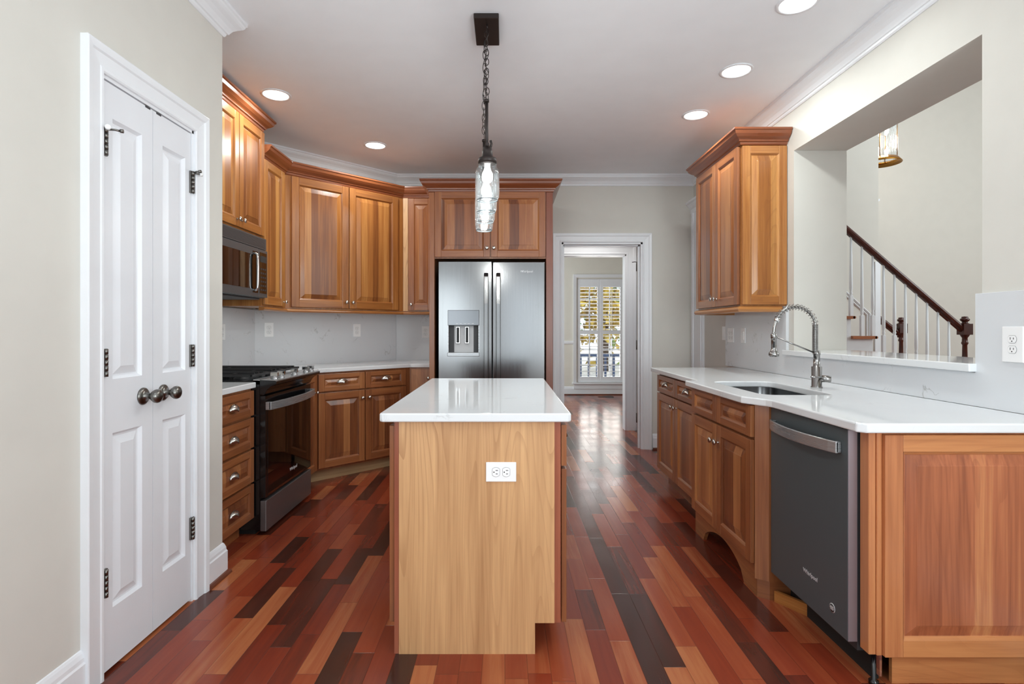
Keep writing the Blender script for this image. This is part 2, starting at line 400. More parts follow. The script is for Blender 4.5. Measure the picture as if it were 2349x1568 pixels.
# passage
b = B(); FX0, FX1, FZ = .690, 1.486, 2.150
b.box(-.6, FX0, 6.62, 6.74, 0, 2.9, WALL); b.box(FX1, 2.6, 6.62, 6.74, 0, 2.9, WALL); b.box(FX0, FX1, 6.62, 6.74, FZ, 2.9, WALL); struct('wall_passage', b)
b = B(); b.box(-.7, -.6, 5.72, 6.74, 0, 2.8, WALL); b.box(2.3, 2.4, 5.72, 6.74, 0, 2.8, WALL); struct('wall_passage_ends', b)
# dining room
WX0, WX1, WZ0, WZ1 = 1.37, 2.235, .235, 2.19
DW = plain('dining_paint', srgb(222, 218, 208), .75, var=.012)
b = B(); b.box(-1.6, WX0, 10.2, 10.32, 0, H, DW); b.box(WX1, 4.0, 10.2, 10.32, 0, H, DW); b.box(WX0, WX1, 10.2, 10.32, 0, WZ0, DW); b.box(WX0, WX1, 10.2, 10.32, WZ1, H, DW)
struct('wall_dining', b)
b = B(); b.box(-1.6, -1.5, 6.74, 10.2, 0, H, DW); b.box(3.9, 4.0, 6.74, 10.2, 0, H, DW); b.box(-1.6, -.6, 6.64, 6.74, 0, H, DW); b.box(2.6, 4.0, 6.64, 6.74, 0, H, DW); struct('wall_dining_sides', b)
# hall
b = B(); b.box(2.302, 4.23, 6.12, 6.24, 0, 5.2, HALLW); struct('wall_stair', b)
b = B(); b.box(2.302, 9.0, 8.5, 8.6, 0, 5.2, HALLW); struct('wall_hall', b)
b = B(); b.box(8.9, 9.0, .9, 8.5, 0, 5.2, HALLW); b.box(2.302, 8.9, .9, 1.0, 0, 5.2, HALLW); struct('wall_hall_sides', b)

# ------------------------------------------------------------ mouldings
CP = [(0, -.105), (0, 0), (.087, 0), (.087, -.012), (.080, -.018), (.078, -.026), (.070, -.036), (.052, -.048), (.036, -.062), (.026, -.078), (.022, -.086), (.014, -.088), (.012, -.098), (.006, -.105)]
def crown(name, path, side=1, z=H):
    b = B(); b.sweep([(x, y, z) for x, y in path], (0, 0, 1), [(side*s_, t) for s_, t in CP], TRIM); return struct(name, b)
crown('trim_1', [(XL, -1.8), (XL, 2.725), (XK, 2.725), (XK, YD), (XD, YB), (XR, YB), (XR, -1.8)], -1)
BP = [(0, 0), (.018, 0), (.018, .115), (.014, .122), (.013, .135), (.008, .150), (.004, .158), (0, .16)]
def base(name, path, side=-1, shoe=False):
    b = B(); b.sweep([(x, y, 0) for x, y in path], (0, 0, 1), [(side*s_, t) for s_, t in BP], TRIM)
    if shoe: b.sweep([(x, y, 0) for x, y in path], (0, 0, 1), [(side*(.018+s_), t) for s_, t in [(0, 0), (.016, 0), (.014, .010), (.008, .018), (0, .02)]], SHOEM)
    return struct(name, b)
SHOEM = wood('shoe_mould_wood', srgb(70, 34, 22), srgb(104, 54, 34), srgb(130, 74, 46), 'H')
base('baseboard_left', [(XL, -1.8), (XL, 1.82)])
base('baseboard_pantry', [(XL, 2.557), (XL, 2.725), (-1.50, 2.725)], shoe=True)
base('baseboard_back', [(1.522, YB), (XR, YB)], shoe=True)
base('baseboard_passage', [(1.61, 6.62), (2.3, 6.62)])
base('baseboard_dining', [(-1.5, 10.2), (3.9, 10.2)], shoe=True)
base('baseboard_right', [(XR, 1.78), (XR, -1.8)])
# chair rail in the dining room
b = B(); RP = [(0, 0), (.02, .005), (.026, .03), (.02, .055), (0, .06)]
b.sweep([(-1.5, 10.2, .955), (1.30, 10.2, .955)], (0, 0, 1), [(-s_, t) for s_, t in RP], TRIM); struct('trim_2', b)
# casings (path runs up one side, over and down; profile s outward from opening, t out of the wall)
KP = [(0, 0), (0, .012), (.006, .016), (.016, .016), (.020, .013), (.060, .018), (.066, .024), (.088, .028), (.092, .026), (.092, 0)]
def casing(name, y, x0, x1, zt, nrm=(0, -1, 0), w=1.0):
    b = B(); pts = [(x0, y, 0), (x0, y, zt), (x1, y, zt), (x1, y, 0)]
    b.sweep(pts, nrm, [(s_*w, t) for s_, t in KP], TRIM); return struct(name, b)
casing('trim_3', YB, OX0, OX1, OZ)
b = B()
for x0, x1 in ((OX0-.002, OX0+.018), (OX1-.018, OX1+.002)): b.box(x0, x1, YB-.004, YB+.15, 0, OZ, TRIM)
b.box(OX0, OX1, YB-.004, YB+.15, OZ-.018, OZ+.002, TRIM)
b.box(OX1-.032, OX1-.018, YB+.05, YB+.09, 0, OZ-.018, TRIM); b.box(OX0+.018, OX0+.032, YB+.05, YB+.09, 0, OZ-.018, TRIM); b.box(OX0, OX1, YB+.05, YB+.09, OZ-.032, OZ-.018, TRIM)
jamb = struct('trim_4', b)
casing('trim_5', 6.62, FX0, FX1, FZ, w=1.3)
b = B(); b.box(FX1-.016, FX1+.002, 6.612, 6.75, 0, FZ, TRIM); b.box(FX0-.002, FX0+.016, 6.612, 6.75, 0, FZ, TRIM); b.box(FX0, FX1, 6.612, 6.75, FZ-.016, FZ+.002, TRIM); struct('trim_6', b)
# pantry casing on the left wall (plane normal +X)
b = B(); b.sweep([(XL, DY0, 0), (XL, DY0, DZ), (XL, DY1, DZ), (XL, DY1, 0)], (1, 0, 0), [(s_, t) for s_, t in KP], TRIM); struct('trim_7', b)
b = B(); b.box(XL-.11, XL+.003, DY0-.002, DY0+.012, 0, DZ, TRIM); b.box(XL-.11, XL+.003, DY1-.012, DY1+.002, 0, DZ, TRIM); b.box(XL-.11, XL+.003, DY0, DY1, DZ-.012, DZ+.002, TRIM)
struct('trim_8', b)
# tall cased opening on the right wall by the far corner
b = B(); b.box(XR-.022, XR+.0, 5.27, 5.30, 0, 2.42, TRIM); b.box(XR-.030, XR+.0, 5.30, 5.50, 0, 2.42, TRIM); b.box(XR-.040, XR, 5.49, 5.54, 0, 2.42, TRIM)
b.sweep([(XR, 5.57, 2.42), (XR, 5.22, 2.42)], (0, 0, 1), [(0, 0), (-.035, 0), (-.035, .04), (-.045, .055), (-.07, .085), (-.085, .095), (-.085, .115), (0, .115)], TRIM)
struct('trim_9', b)
# second wall face in the hall: stair skirt lines and a door head
b = B()
for off in (0, .055):
    b.sweep([(3.2, 6.12, 2.27-off), (4.13-off*.6, 6.12, 1.41-off*.2), (4.13-off*.6, 6.12, 0)], (0, -1, 0), [(-.008, 0), (-.008, .010), (0, .016), (.008, .010), (.008, 0)], TRIM)
b.box(4.185, 4.245, 6.105, 6.255, 0, 2.0, TRIM); struct('trim_10', b)
b = B(); b.sweep([(4.24, 6.24, 2.66), (4.24, 6.60, 2.66)], (0, 0, 1), [(0, 0), (-.03, 0), (-.04, .02), (-.07, .05), (-.09, .06), (-.09, .08), (0, .08)], TRIM); struct('trim_11', b)

# ------------------------------------------------------------ pantry doors
def hinge(parent, y, z, name='hinge', L_=.1, x=XL+.002):
    b = B(); b.box(x-.004, x+.004, y-.012, y+.012, z, z+L_, PEWTER)
    for k in range(5): b.lathe([(.0, k*L_/5+.0008), (.0075, k*L_/5+.0008), (.0075, (k+1)*L_/5-.0008), (0, (k+1)*L_/5-.0008)], (x+.006, y, z), (0, 0, 1), PEWTER, 12)
    return obj(name, b, parent)
def panel_rings(b, y0, y1, z0, z1, x, m, M=None):
    """sunk raised-field panel in a slab lying on plane X=x facing +X; returns nothing"""
    L_ = [(0, 0), (.010, -.012), (.016, -.013), (.045, -.003)]
    prev = None
    for d, h in L_:
        r = [b.v((x+h, yy, zz)) for yy, zz in ((y0+d, z0+d), (y1-d, z0+d), (y1-d, z1-d), (y0+d, z1-d))]
        if prev:
            for i in range(4): b.face([prev[i], prev[(i+1) % 4], r[(i+1) % 4], r[i]], m)
        prev = r
    b.face(prev, m)
def pantry_door(name, label, y0, y1, py0, py1, ky, hy):
    xf = XL-.002; z0, z1 = .012, 2.122
    b = B(); zs = [z0, .225, .858, 1.054, 2.0, z1]
    # front face made of cells around two sunk panels
    for a, c in ((y0, py0), (py1, y1)):
        b.box(a, c, 0, 0, 0, 0, DOORW) if False else None
    ys = [y0, py0, py1, y1]
    for i in range(3):
        for j in range(5):
            if i == 1 and j in (1, 3): panel_rings(b, ys[1], ys[2], zs[j], zs[j+1], xf, DOORW)
            else: b.face([b.v((xf, yy, zz)) for yy, zz in ((ys[i], zs[j]), (ys[i+1], zs[j]), (ys[i+1], zs[j+1]), (ys[i], zs[j+1]))], DOORW)
    bmesh.ops.remove_doubles(b.bm, verts=b.bm.verts, dist=1e-5)
    xb = xf-.035
    b.box(xb, xb+.019, y0, y1, z0, z1, DOORW)
    for q in (((y0, z0), (y1, z0)), ((y1, z0), (y1, z1)), ((y1, z1), (y0, z1)), ((y0, z1), (y0, z0))):
        (a1, c1), (a2, c2) = q; b.face([b.v((xf, a1, c1)), b.v((xf, a2, c2)), b.v((xb, a2, c2)), b.v((xb, a1, c1))], DOORW)
    o = obj(name, b); o['kind'] = 'structure'; o['label'] = label; o['category'] = 'door'
    kz = .972
    b = B(); b.lathe([(0, 0), (.034, 0), (.034, .004), (.030, .008), (.024, .010), (.013, .013), (.011, .032), (.020, .040), (.0265, .050), (.0275, .058), (.024, .066), (.014, .071), (0, .072)], (xf, ky, kz), (1, 0, 0), PEWTER, 28)
    obj('door_knob', b, o)
    for z in (1.066, .283): hinge(o, hy, z)
    hg = hinge(o, hy, 1.852, 'hinge_with_stop')
    s_ = 1 if hy < ky else -1
    b = B(); X = XL+.012
    b.tube([(X, hy, 1.945), (X+.02, hy+s_*.012, 1.947), (X+.034, hy+s_*.018, 1.945)], .004, PEWTER, 8)
    b.tube([(X, hy, 1.945), (X+.018, hy-s_*.02, 1.944)], .004, PEWTER, 8)
    b.lathe([(0, 0), (.009, 0), (.009, .012), (0, .012)], (X+.016, hy-s_*.018, 1.944), (.6, -s_*.8, 0), PLATE, 12)
    b.lathe([(0, 0), (.007, 0), (.007, .010), (0, .010)], (X+.034, hy+s_*.018, 1.945), (1, .3*s_, 0), PEWTER, 12)
    obj('stop_arm', b, hg)
    b = B(); ty = (y1-.045) if ky > (y0+y1)/2 else (y0+.02)
    b.box(XL-.03, XL-.001, ty, ty+.03, 2.116, 2.124, RUBBER); obj('ball_catch', b, o)
    return o
YM = 2.190
pantry_door('door_1', 'white narrow pantry door with knob near the frame gap, closest to the bare beige wall', DY0+.014, YM-.0015, 1.965, 2.125, 2.130, DY0+.014)
pantry_door('door_2', 'white narrow pantry door hinged beside the drawer base, farther of the pair', YM+.0015, DY1-.014, 2.252, 2.412, 2.255, DY1-.014)

# ------------------------------------------------------------ cabinet pieces (local: x along the face, -y outward, z up)
def panel_door(parent, x0, x1, z0, z1, name='door', mats=(WV, WH, WP), y=-.002, sw=.055, th=.020, rw=None, slab=False):
    V, Hh, P = mats; rw = rw or sw
    b = B(); yf = y-th
    if slab:
        b.box(x0, x1, yf, y, z0, z1, V); return obj(name, b, parent, .003, seg=2)
    b.box(x0, x0+sw, yf, y, z0, z1, V); b.box(x1-sw, x1, yf, y, z0, z1, V)
    b.box(x0+sw, x1-sw, yf+.0004, y, z0, z0+rw, Hh); b.box(x0+sw, x1-sw, yf+.0004, y, z1-rw, z1, Hh)
    a0, a1, c0, c1 = x0+sw, x1-sw, z0+rw, z1-rw
    fld = min(.034, (c1-c0)*.24, (a1-a0)*.24)
    rings = [(0, .0006, None), (.006, .006, 0), (.010, .0115, 0), (.012+fld, .004, 1), (.0135+fld, .0025, 1)]
    prev = None
    for d, h, k in rings:
        r = [b.v((xx, yf+h, zz)) for xx, zz in ((a0+d, c0+d), (a1-d, c0+d), (a1-d, c1-d), (a0+d, c1-d))]
        if prev:
            for i in range(4): b.face([prev[i], prev[(i+1) % 4], r[(i+1) % 4], r[i]], (P if i in (1, 3) or k else Hh) if k is not None else V)
        prev = r
    b.face(prev, P)
    return obj(name, b, parent, .0022, seg=2)
def knob(parent, x, z, y=-.022, m=NICKEL):
    b = B(); b.lathe([(0, 0), (.0075, 0), (.0065, .003), (.005, .008), (.0055, .014), (.012, .019), (.0155, .023), (.0155, .026), (.012, .030), (.006, .032), (0, .0325)], (x, y, z), (0, -1, 0), m, 18)
    return obj('knob', b, parent)
def cup(parent, x, z, y=-.022, m=NICKEL):
    b = B(); Rr, Hh, D = .045, .030, .026; nt_, np_ = 18, 8; g = []
    for j in range(np_+1):
        p = j/np_*PI/2; row = []
        for i in range(nt_+1):
            t = i/nt_*PI
            row.append(b.v((x+Rr*math.cos(t)*math.cos(p)*1.0 if j < np_ else x+Rr*math.cos(t)*math.cos(p), y-D*math.sin(p)*(math.sin(t)**.35 if 0 < t < PI else 0)-.001, z+Hh*math.sin(t)*math.cos(p) - (.004*math.sin(p)))))
        g.append(row)
    for j in range(np_):
        for i in range(nt_): b.face([g[j][i], g[j][i+1], g[j+1][i+1], g[j+1][i]], m, True)
    bmesh.ops.remove_doubles(b.bm, verts=b.bm.verts, dist=1e-5)
    for k in range(nt_):   # back flange
        t0, t1 = k/nt_*PI, (k+1)/nt_*PI
        b.face([b.v((x+r_*math.cos(t), y-.0012, z+r2*math.sin(t))) for r_, r2, t in ((Rr, Hh, t0), (Rr+.005, Hh+.005, t0), (Rr+.005, Hh+.005, t1), (Rr, Hh, t1))], m)
    o = obj('cup_pull', b, parent); md = o.modifiers.new('solid', 'SOLIDIFY'); md.thickness = .0018; md.offset = 1
    return o
def carcass(parent, w, d, z0, z1, m=WV, name='body', toe=0, kick=None, x0=0):
    b = B(); b.box(x0, x0+w, 0, d, z0, z1, m); o = obj(name, b, parent)
    if toe:
        b = B(); b.box(x0+.0, x0+w, .07, .088, 0, z0, kick or m); obj('toe_kick', b, parent)
    return o
CTZ0, CTZ1 = .887, .920
# ---- drawer base beside the pantry
t = thing('drawer_base_cabinet', 'cherry base cabinet with four drawers between the pantry wall and the stove', 'cabinet', (-1.515, 2.73, 0), 90)
carcass(t, .495, .61, .10, CTZ0-.001, toe=1)
for z0, z1 in ((.725, .872), (.535, .712), (.330, .522), (.115, .317)):
    d = panel_door(t, .010, .490, z0, z1, 'drawer', sw=.045, rw=.040); cup(d, .25 , (z0+z1)/2-.012)
# place cups at the drawer's middle (visible half only shows the far part)
# ---- narrow base right of the range, diagonal base, back base
t = thing('narrow_base_cabinet', 'narrow cherry base cabinet squeezed between the stove and the diagonal corner base', 'cabinet', (-1.515, 3.998, 0), 90)
carcass(t, .322, .61, .10, CTZ0-.001, toe=1)
d = panel_door(t, .014, .300, .115, .872, sw=.05); knob(d, .255, .735)
DXY = (-1.515, 4.322)
t = thing('diagonal_base_cabinet', 'cherry base cabinet across the corner with two drawers over two doors', 'cabinet', (DXY[0], DXY[1], 0), 45)
b = B(); b.prism([(.0, 0), (.909, 0), (.909-.3, .6), (.3, .6)], .10, CTZ0-.001, WV); obj('body', b, t)
b = B(); b.box(-.02, .93, .07, .088, 0, .10, KICKW); obj('toe_kick', b, t)
for a, c, kx in ((.018, .432, .404), (.440, .850, .470)):
    d = panel_door(t, a, c, .733, .872, 'drawer', sw=.05, rw=.036); cup(d, (a+c)/2, .795)
    d = panel_door(t, a, c, .118, .720); knob(d, kx, .655)
t = thing('small_base_cabinet', 'small cherry base cabinet with one plain slab door against the fridge surround', 'cabinet', (-.872, 4.965, 0), 0)
carcass(t, .226, .60, .10, CTZ0-.001, toe=1)
d = panel_door(t, .014, .205, .115, .872, slab=True); knob(d, .175, .79)

def slab(name, label, poly, z0=CTZ0, z1=CTZ1, m=QUARTZ, bev=.005, holes=()):
    b = B(); bm = b.bm; b.mi(m)
    def loop(ps, z):
        vs = [bm.verts.new((x, y, z)) for x, y in ps]; return [bm.edges.new((vs[i], vs[(i+1) % len(vs)])) for i in range(len(vs))]
    es = loop(poly, z1)
    for h_ in holes: es += loop(h_, z1)
    if holes:
        bmesh.ops.triangle_fill(bm, use_beauty=True, use_dissolve=False, edges=es)
    else: bmesh.ops.contextual_create(bm, geom=es)
    r = bmesh.ops.extrude_face_region(bm, geom=bm.faces[:])
    bmesh.ops.translate(bm, vec=(0, 0, z0-z1), verts=[e for e in r['geom'] if isinstance(e, bmesh.types.BMVert)])
    o = obj(name, b, None, bev, seg=3); return tag(o, label, 'countertop')
slab('countertop', 'short white quartz worktop over the four-drawer base beside the stove', [(XK+.002, 2.728), (-1.485, 2.728), (-1.485, 3.228), (XK+.002, 3.228)])
slab('countertop', 'white quartz worktop running round the diagonal corner to the fridge surround', [(XK+.022, 3.998), (-1.485, 3.998), (-1.485, 4.310), (-.858, 4.937), (-.649, 4.937), (-.649, YB-.022), (XD+.008, YB-.022), (XK+.022, YD-.008)])

# ---- backsplashes
def prism_thing(name, label, cat, poly, z0, z1, m): 
    b = B(); b.prism(poly, z0, z1, m); return tag(obj(name, b, None, .001), label, cat)
prism_thing('backsplash', 'white quartz backsplash slab on the wall behind the stove', 'backsplash', [(XK+.001, 2.73), (XK+.02, 2.73), (XK+.02, YD-.009), (XK+.001, YD-.001)], CTZ1-.03, 1.40, SPLASH)
prism_thing('backsplash', 'white quartz backsplash slab on the diagonal corner wall with two outlets', 'backsplash', [(XK+.001, YD), (XK+.02, YD-.008), (XD+.008, YB-.02), (XD, YB-.001)], CTZ1-.03, 1.40, SPLASH)
prism_thing('backsplash', 'narrow white quartz backsplash slab next to the fridge surround', 'backsplash', [(XD+.001, YB-.001), (XD+.009, YB-.02), (-.647, YB-.02), (-.647, YB-.001)], CTZ1-.03, 1.40, SPLASH)

# ---- uppers
UPM = (UV_, UH, UP)
CC = [(0, 0), (0, .098), (.074, .098), (.074, .086), (.066, .080), (.060, .062), (.044, .046), (.028, .036), (.022, .030), (.020, .022), (.010, .018), (.008, .006), (.004, 0)]
def cab_crown(parent, path, z, world=False, m=CROWN, name='crown', prof=CC):
    b = B(); b.sweep([(x, y, z) for x, y in path], (0, 0, 1), [(-s_, t_) for s_, t_ in prof], m); return obj(name, b, parent, world=world)
t = thing('wall_cabinet', 'tall golden cherry wall cabinet above the microwave, topped higher than its neighbours', 'cabinet', (-1.79, 3.215, 0), 90)
carcass(t, .775, .338, 1.90, 2.69, UV_)
d = panel_door(t, .012, .385, 1.918, 2.676, mats=UPM); knob(d, .355, 1.965)
d = panel_door(t, .391, .764, 1.918, 2.676, mats=UPM); knob(d, .421, 1.965)
cab_crown(t, [(0, .0), (.775, .0), (.775, .33)], 2.690)
ZT, ZB = 2.505, 1.412
t = thing('wall_cabinet', 'narrow cherry wall cabinet wedged between microwave and diagonal corner cabinet', 'cabinet', (-1.80, 3.995, 0), 90)
carcass(t, .438, .328, ZB-.004, ZT+.004, UV_)
d = panel_door(t, .012, .372, ZB+.008, ZT-.006, mats=UPM); knob(d, .352, 1.455)
t = thing('wall_cabinet', 'wide cherry wall cabinet set diagonally across the corner with two large doors', 'cabinet', (-1.80, 4.433, 0), 45)
b = B(); b.prism([(0, 0), (1.148, 0), (1.148+.12, .32), (-.12, .32)], ZB-.004, ZT+.004, UV_); obj('body', b, t)
for a, c, kx in ((.046, .560, .532), (.567, 1.080, .595)):
    d = panel_door(t, a, c, ZB+.008, ZT-.006, mats=UPM, sw=.062); knob(d, kx, 1.475)
t = thing('wall_cabinet', 'slim cherry wall cabinet with one narrow door touching the fridge surround', 'cabinet', (-.988, 5.245, 0), 0)
carcass(t, .341, .328, ZB-.004, ZT+.004, UV_)
b = B(); b.box(.004, .048, -.006, 0, ZB, ZT, LIGHTW); obj('pale_filler', b, t)
d = panel_door(t, .056, .300, ZB+.008, ZT-.006, mats=(WV, WH, WP)); knob(d, .085, 1.475)
cpath = [(-1.80, 3.998), (-1.80, 4.433), (-.988, 5.245), (-.652, 5.245)]
tag(cab_crown(None, cpath, ZT, name='cabinet_crown'), 'dark cherry crown moulding bending over the corner wall cabinets', 'molding')
LR = [(0, 0), (.012, -.002), (.020, -.010), (.022, -.018), (.016, -.028), (0, -.030)]
tag(cab_crown(None, cpath, ZB-.006, name='light_rail', prof=[(-.02, 0)]+LR[1:]+[(-.02, -.030)], m=UH), 'rounded cherry rail along the bottom of the corner wall cabinets', 'molding')
# rail under microwave run is hidden; fridge surround
t = thing('refrigerator_cabinet', 'cherry surround with side panels, crown and two doors over the refrigerator', 'cabinet', (-.645, 4.62, 0), 0)
b = B(); b.box(0, .045, 0, .95, 0, 2.42, WV); obj('side_panel', b, t, .002)
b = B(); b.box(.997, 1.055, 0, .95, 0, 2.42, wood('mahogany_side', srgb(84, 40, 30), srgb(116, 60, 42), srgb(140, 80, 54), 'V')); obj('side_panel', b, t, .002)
b = B(); b.box(.045, .997, .012, .95, 1.84, 2.42, WV); obj('body', b, t)
d = panel_door(t, .048, .518, 1.852, 2.408, y=.010); knob(d, .493, 1.925)
d = panel_door(t, .526, .992, 1.852, 2.408, y=.010); knob(d, .551, 1.925)
cab_crown(t, [(0, .60), (0, -.002), (1.055, -.002), (1.055, .95)], 2.405)
# ---- upper cabinet right wall
t = thing('wall_cabinet', 'cherry wall cabinet with panelled end hanging alone beside the stair opening', 'cabinet', (1.630, 4.55, 0), -90)
carcass(t, .812, .315, 1.395, ZT+.01, UV_)
d = panel_door(t, .004, .410, 1.406, ZT-.006, mats=(WV, WH, WP)); knob(d, .380, 1.465)
d = panel_door(t, .416, .806, 1.406, ZT-.006, mats=(WV, WH, WP)); knob(d, .446, 1.465)
b = B(); e = panel_door(t, 1.636, 1.942, 1.406, ZT-.006, 'end_panel', UPM, y=-3.738)
# the end panel is built in world axes (faces the camera), then brought into the cabinet's frame
e.data.transform(rootM(t).inverted()@Matrix.Translation((0, 7.476, 0))@Matrix.Translation((0, -.0, 0)))
cab_crown(t, [(0, .317), (0, -.005), (.829, -.005), (.829, .312)], ZT-.002)
b = B(); b.sweep([(0, .30, 1.395), (0, -.003, 1.395), (.815, -.003, 1.395), (.815, .28, 1.395)], (0, 0, 1), [(-s_, t_) for s_, t_ in [(-.02, 0), (.012, -.002), (.022, -.012), (.025, -.022), (.018, -.038), (-.02, -.042)]], UH); obj('light_rail', b, t)

# ------------------------------------------------------------ island
IX0, IX1, IY0, IY1 = -.415, .207, 2.063, 3.44
t = thing('island_cabinet', 'wooden island cabinet with a pale veneered end, standing alone in the middle', 'cabinet', (IX0, IY0, 0), 0)
w = IX1-IX0; dp = IY1-IY0
REDV = wood('red_cherry', srgb(110, 58, 42), srgb(150, 84, 60), srgb(176, 108, 78), 'V')
b = B(); b.prism([(0, 0), (.530, 0), (.530, .118), (w, .118), (w, CTZ0-.001), (0, CTZ0-.001)], .012, dp, REDV, 'y'); obj('body', b, t)
b = B(); b.prism([(.012, 0), (.530, 0), (.530, .118), (w-.018, .118), (w-.018, CTZ0-.002), (.012, CTZ0-.002)], -.006, .012, LIGHTW, 'y'); obj('end_panel', b, t)
b = B(); b.box(-.006, .012, -.003, .05, 0, CTZ0-.002, REDV); obj('corner_strip', b, t)
b = B(); b.box(w-.018, w+.006, -.003, .05, .118, CTZ0-.002, REDV); obj('corner_strip', b, t)
def side_piece(name, x, out, y0, y1, z0, z1, kn=None):
    """door/drawer on the island's long side, out=+1 right, -1 left; built facing -y then rotated"""
    d = panel_door(None, 0, y1-y0, z0, z1, name)
    if out > 0: M = Matrix.Translation((x, y0, 0))@Matrix.Rotation(R(90), 4, 'Z')
    else: M = Matrix.Translation((x, y1, 0))@Matrix.Rotation(R(-90), 4, 'Z')
    d.data.transform(M); d.parent = t
    if kn:
        k = knob(d, kn[0], kn[1]) if kn[2] == 'k' else cup(d, kn[0], kn[1]); k.data.transform(M)
    return d
bw = (dp-.06)/3
for i in range(3):
    y0 = .012+i*(bw+.01)
    side_piece('drawer', w+.008, 1, y0, y0+bw, .712, .868, (bw/2, .785, 'c'))
    side_piece('door', w+.008, 1, y0, y0+bw, .112, .700, (bw-.03 if i % 2 == 0 else .03, .65, 'k'))
    side_piece('door', -.006, -1, y0, y0+bw, .113, .866)
slab('countertop', 'white quartz island top with a clear reflection of the refrigerator', [(-.472, 2.035), (-.460, 2.025), (.238, 2.025), (.250, 2.035), (.252, 3.487), (-.472, 3.487)], bev=.006)

# ------------------------------------------------------------ right base run
t = thing('double_door_base_cabinet', 'reddish cherry base cabinet at the far end of the sink counter with cup pulls', 'cabinet', (1.245, 4.345, 0), -90)
carcass(t, 1.04, .60, .11, CTZ0-.001, toe=1)
for a, c, kx in ((.004, .455, .425), (.462, .93, .492)):
    d = panel_door(t, a, c, .742, .872, 'drawer', sw=.05, rw=.034); cup(d, (a+c)/2 , .800)
    d = panel_door(t, a, c, .130, .732); knob(d, kx, .672)
t = thing('sink_base_cabinet', 'cherry sink base cabinet bumped forward with arched toe board and false drawer fronts', 'cabinet', (1.162, 3.305, 0), -90)
b = B(); b.box(0, .8, 0, .02, .135, CTZ0-.001, WV); b.box(0, .012, .02, .6, .135, CTZ0-.001, WV); b.box(.788, .8, .02, .6, .135, CTZ0-.001, WV); b.box(.012, .788, .02, .6, .135, .15, WV); obj('body', b, t)
for a, c, kx in ((.004, .385, .357), (.391, .797, .419)):
    d = panel_door(t, a, c, .735, .882, 'false_drawer_front', sw=.052, rw=.036)
    d = panel_door(t, a, c, .150, .722); knob(d, kx, .632)
b = B(); arch = [(.0, 0), (.13, 0)]+[(.13+.54*(k/16), .012+.105*math.sin(PI*k/16)**.6) for k in range(1, 16)]+[(.67, 0), (.8, 0), (.8, .135), (0, .135)]
arch[1] = (.13, 0)
b.prism(arch, .004, .024, WH, 'y'); obj('arched_toe_board', b, t)
b = B(); b.box(0, .8, .30, .31, 0, .13, DARKGAP); obj('shade_board', b, t)  # near-black sheet stands in for the shade behind the arch
# splayed filler between the bump and the dishwasher
b = B(); b.prism([(.800, .0), (.800, .2), (.838, .2), (.840, .043), (.806, -.006)], .085, CTZ0-.001, WV); obj('splayed_filler', b, t)
b = B(); b.prism([(.800, .004), (.800, .2), (.836, .2), (.838, .047), (.806, .004)], .0, .085, WH); obj('filler_foot', b, t)
tag(obj('kick_board', B().prism([(1.222, 2.452), (1.238, 2.454), (1.330, 2.32), (1.314, 2.31)], 0, .050, UH)), 'short tan kick board at an angle beside the dishwasher foot', 'board')

# end cabinet
t = thing('end_cabinet', 'cherry peninsula end with one big raised panel facing the room', 'cabinet', (1.262, 1.858, 0), 0)
b = B(); b.box(0, .66, .0, .045, .118, CTZ0-.001, ENDV); obj('body', b, t)
b = B(); b.box(-.012, .012, -.002, .045, .118, CTZ0-.001, ENDV); b.box(.012, .03, -.008, .02, .118, CTZ0-.001, ENDV); obj('corner_post', b, t, .002)
panel_door(t, .030, .676, .120, .876, 'end_panel', (ENDV, ENDH, ENDP), y=-.002, sw=.062, rw=.058)
b = B(); b.box(.09, .68, .030, .045, 0, .118, ENDH); obj('toe_kick', b, t)
b = B(); b.lathe([(0, 0), (.016, 0), (.016, .012), (.008, .016), (.008, .1), (0, .1)], (.025, .028, 0), (0, 0, 1), BLACK, 12); b.box(.040, .048, .02, .04, .03, .115, CHROME); obj('levelling_foot', b, t)

# counter with sink hole
hole = []
hx0, hx1, hy0, hy1, rr = 1.250, 1.600, 2.60, 3.275, .07
for cx, cy, a0 in ((hx1-rr, hy1-rr, 0), (hx0+rr, hy1-rr, 90), (hx0+rr, hy0+rr, 180), (hx1-rr, hy0+rr, 270)):
    for k in range(7):
        a = R(a0+k*15); hole.append((cx+rr*math.cos(a), cy+rr*math.sin(a)))
slab('countertop', 'long white quartz worktop around the sink, stepped forward over the sink base', [(1.213, 1.806), (1.925, 1.806), (1.925, 4.47), (1.205, 4.47), (1.195, 3.40), (1.188, 3.345), (1.112, 3.335), (1.112, 2.545), (1.125, 2.520), (1.175, 2.435), (1.186, 2.40), (1.188, 1.830)], bev=.006, holes=[hole])
# sink
t = thing('sink', 'undermount stainless steel sink basin sunk in the white worktop', 'sink', (1.425, 2.9375, .70), 0)
b = B(); prev = None
for sc, z in ((1.0, CTZ0-.70), (.985, .05), (.93, .012), (.80, .004), (.1, .0)):
    r = [b.v(((x-1.425)*sc*1.01, (y-2.9375)*sc*1.005, z)) for x, y in hole]
    if prev:
        for i in range(len(r)): b.face([prev[i], prev[(i+1) % len(r)], r[(i+1) % len(r)], r[i]], STEEL, True)
    prev = r
b.face(prev, STEEL); obj('basin', b, t)
b = B(); b.lathe([(.045, .004), (.040, .008), (.028, .007), (.0, .006)], (0, 0, 0), (0, 0, 1), CHROME, 20); obj('drain', b, t)
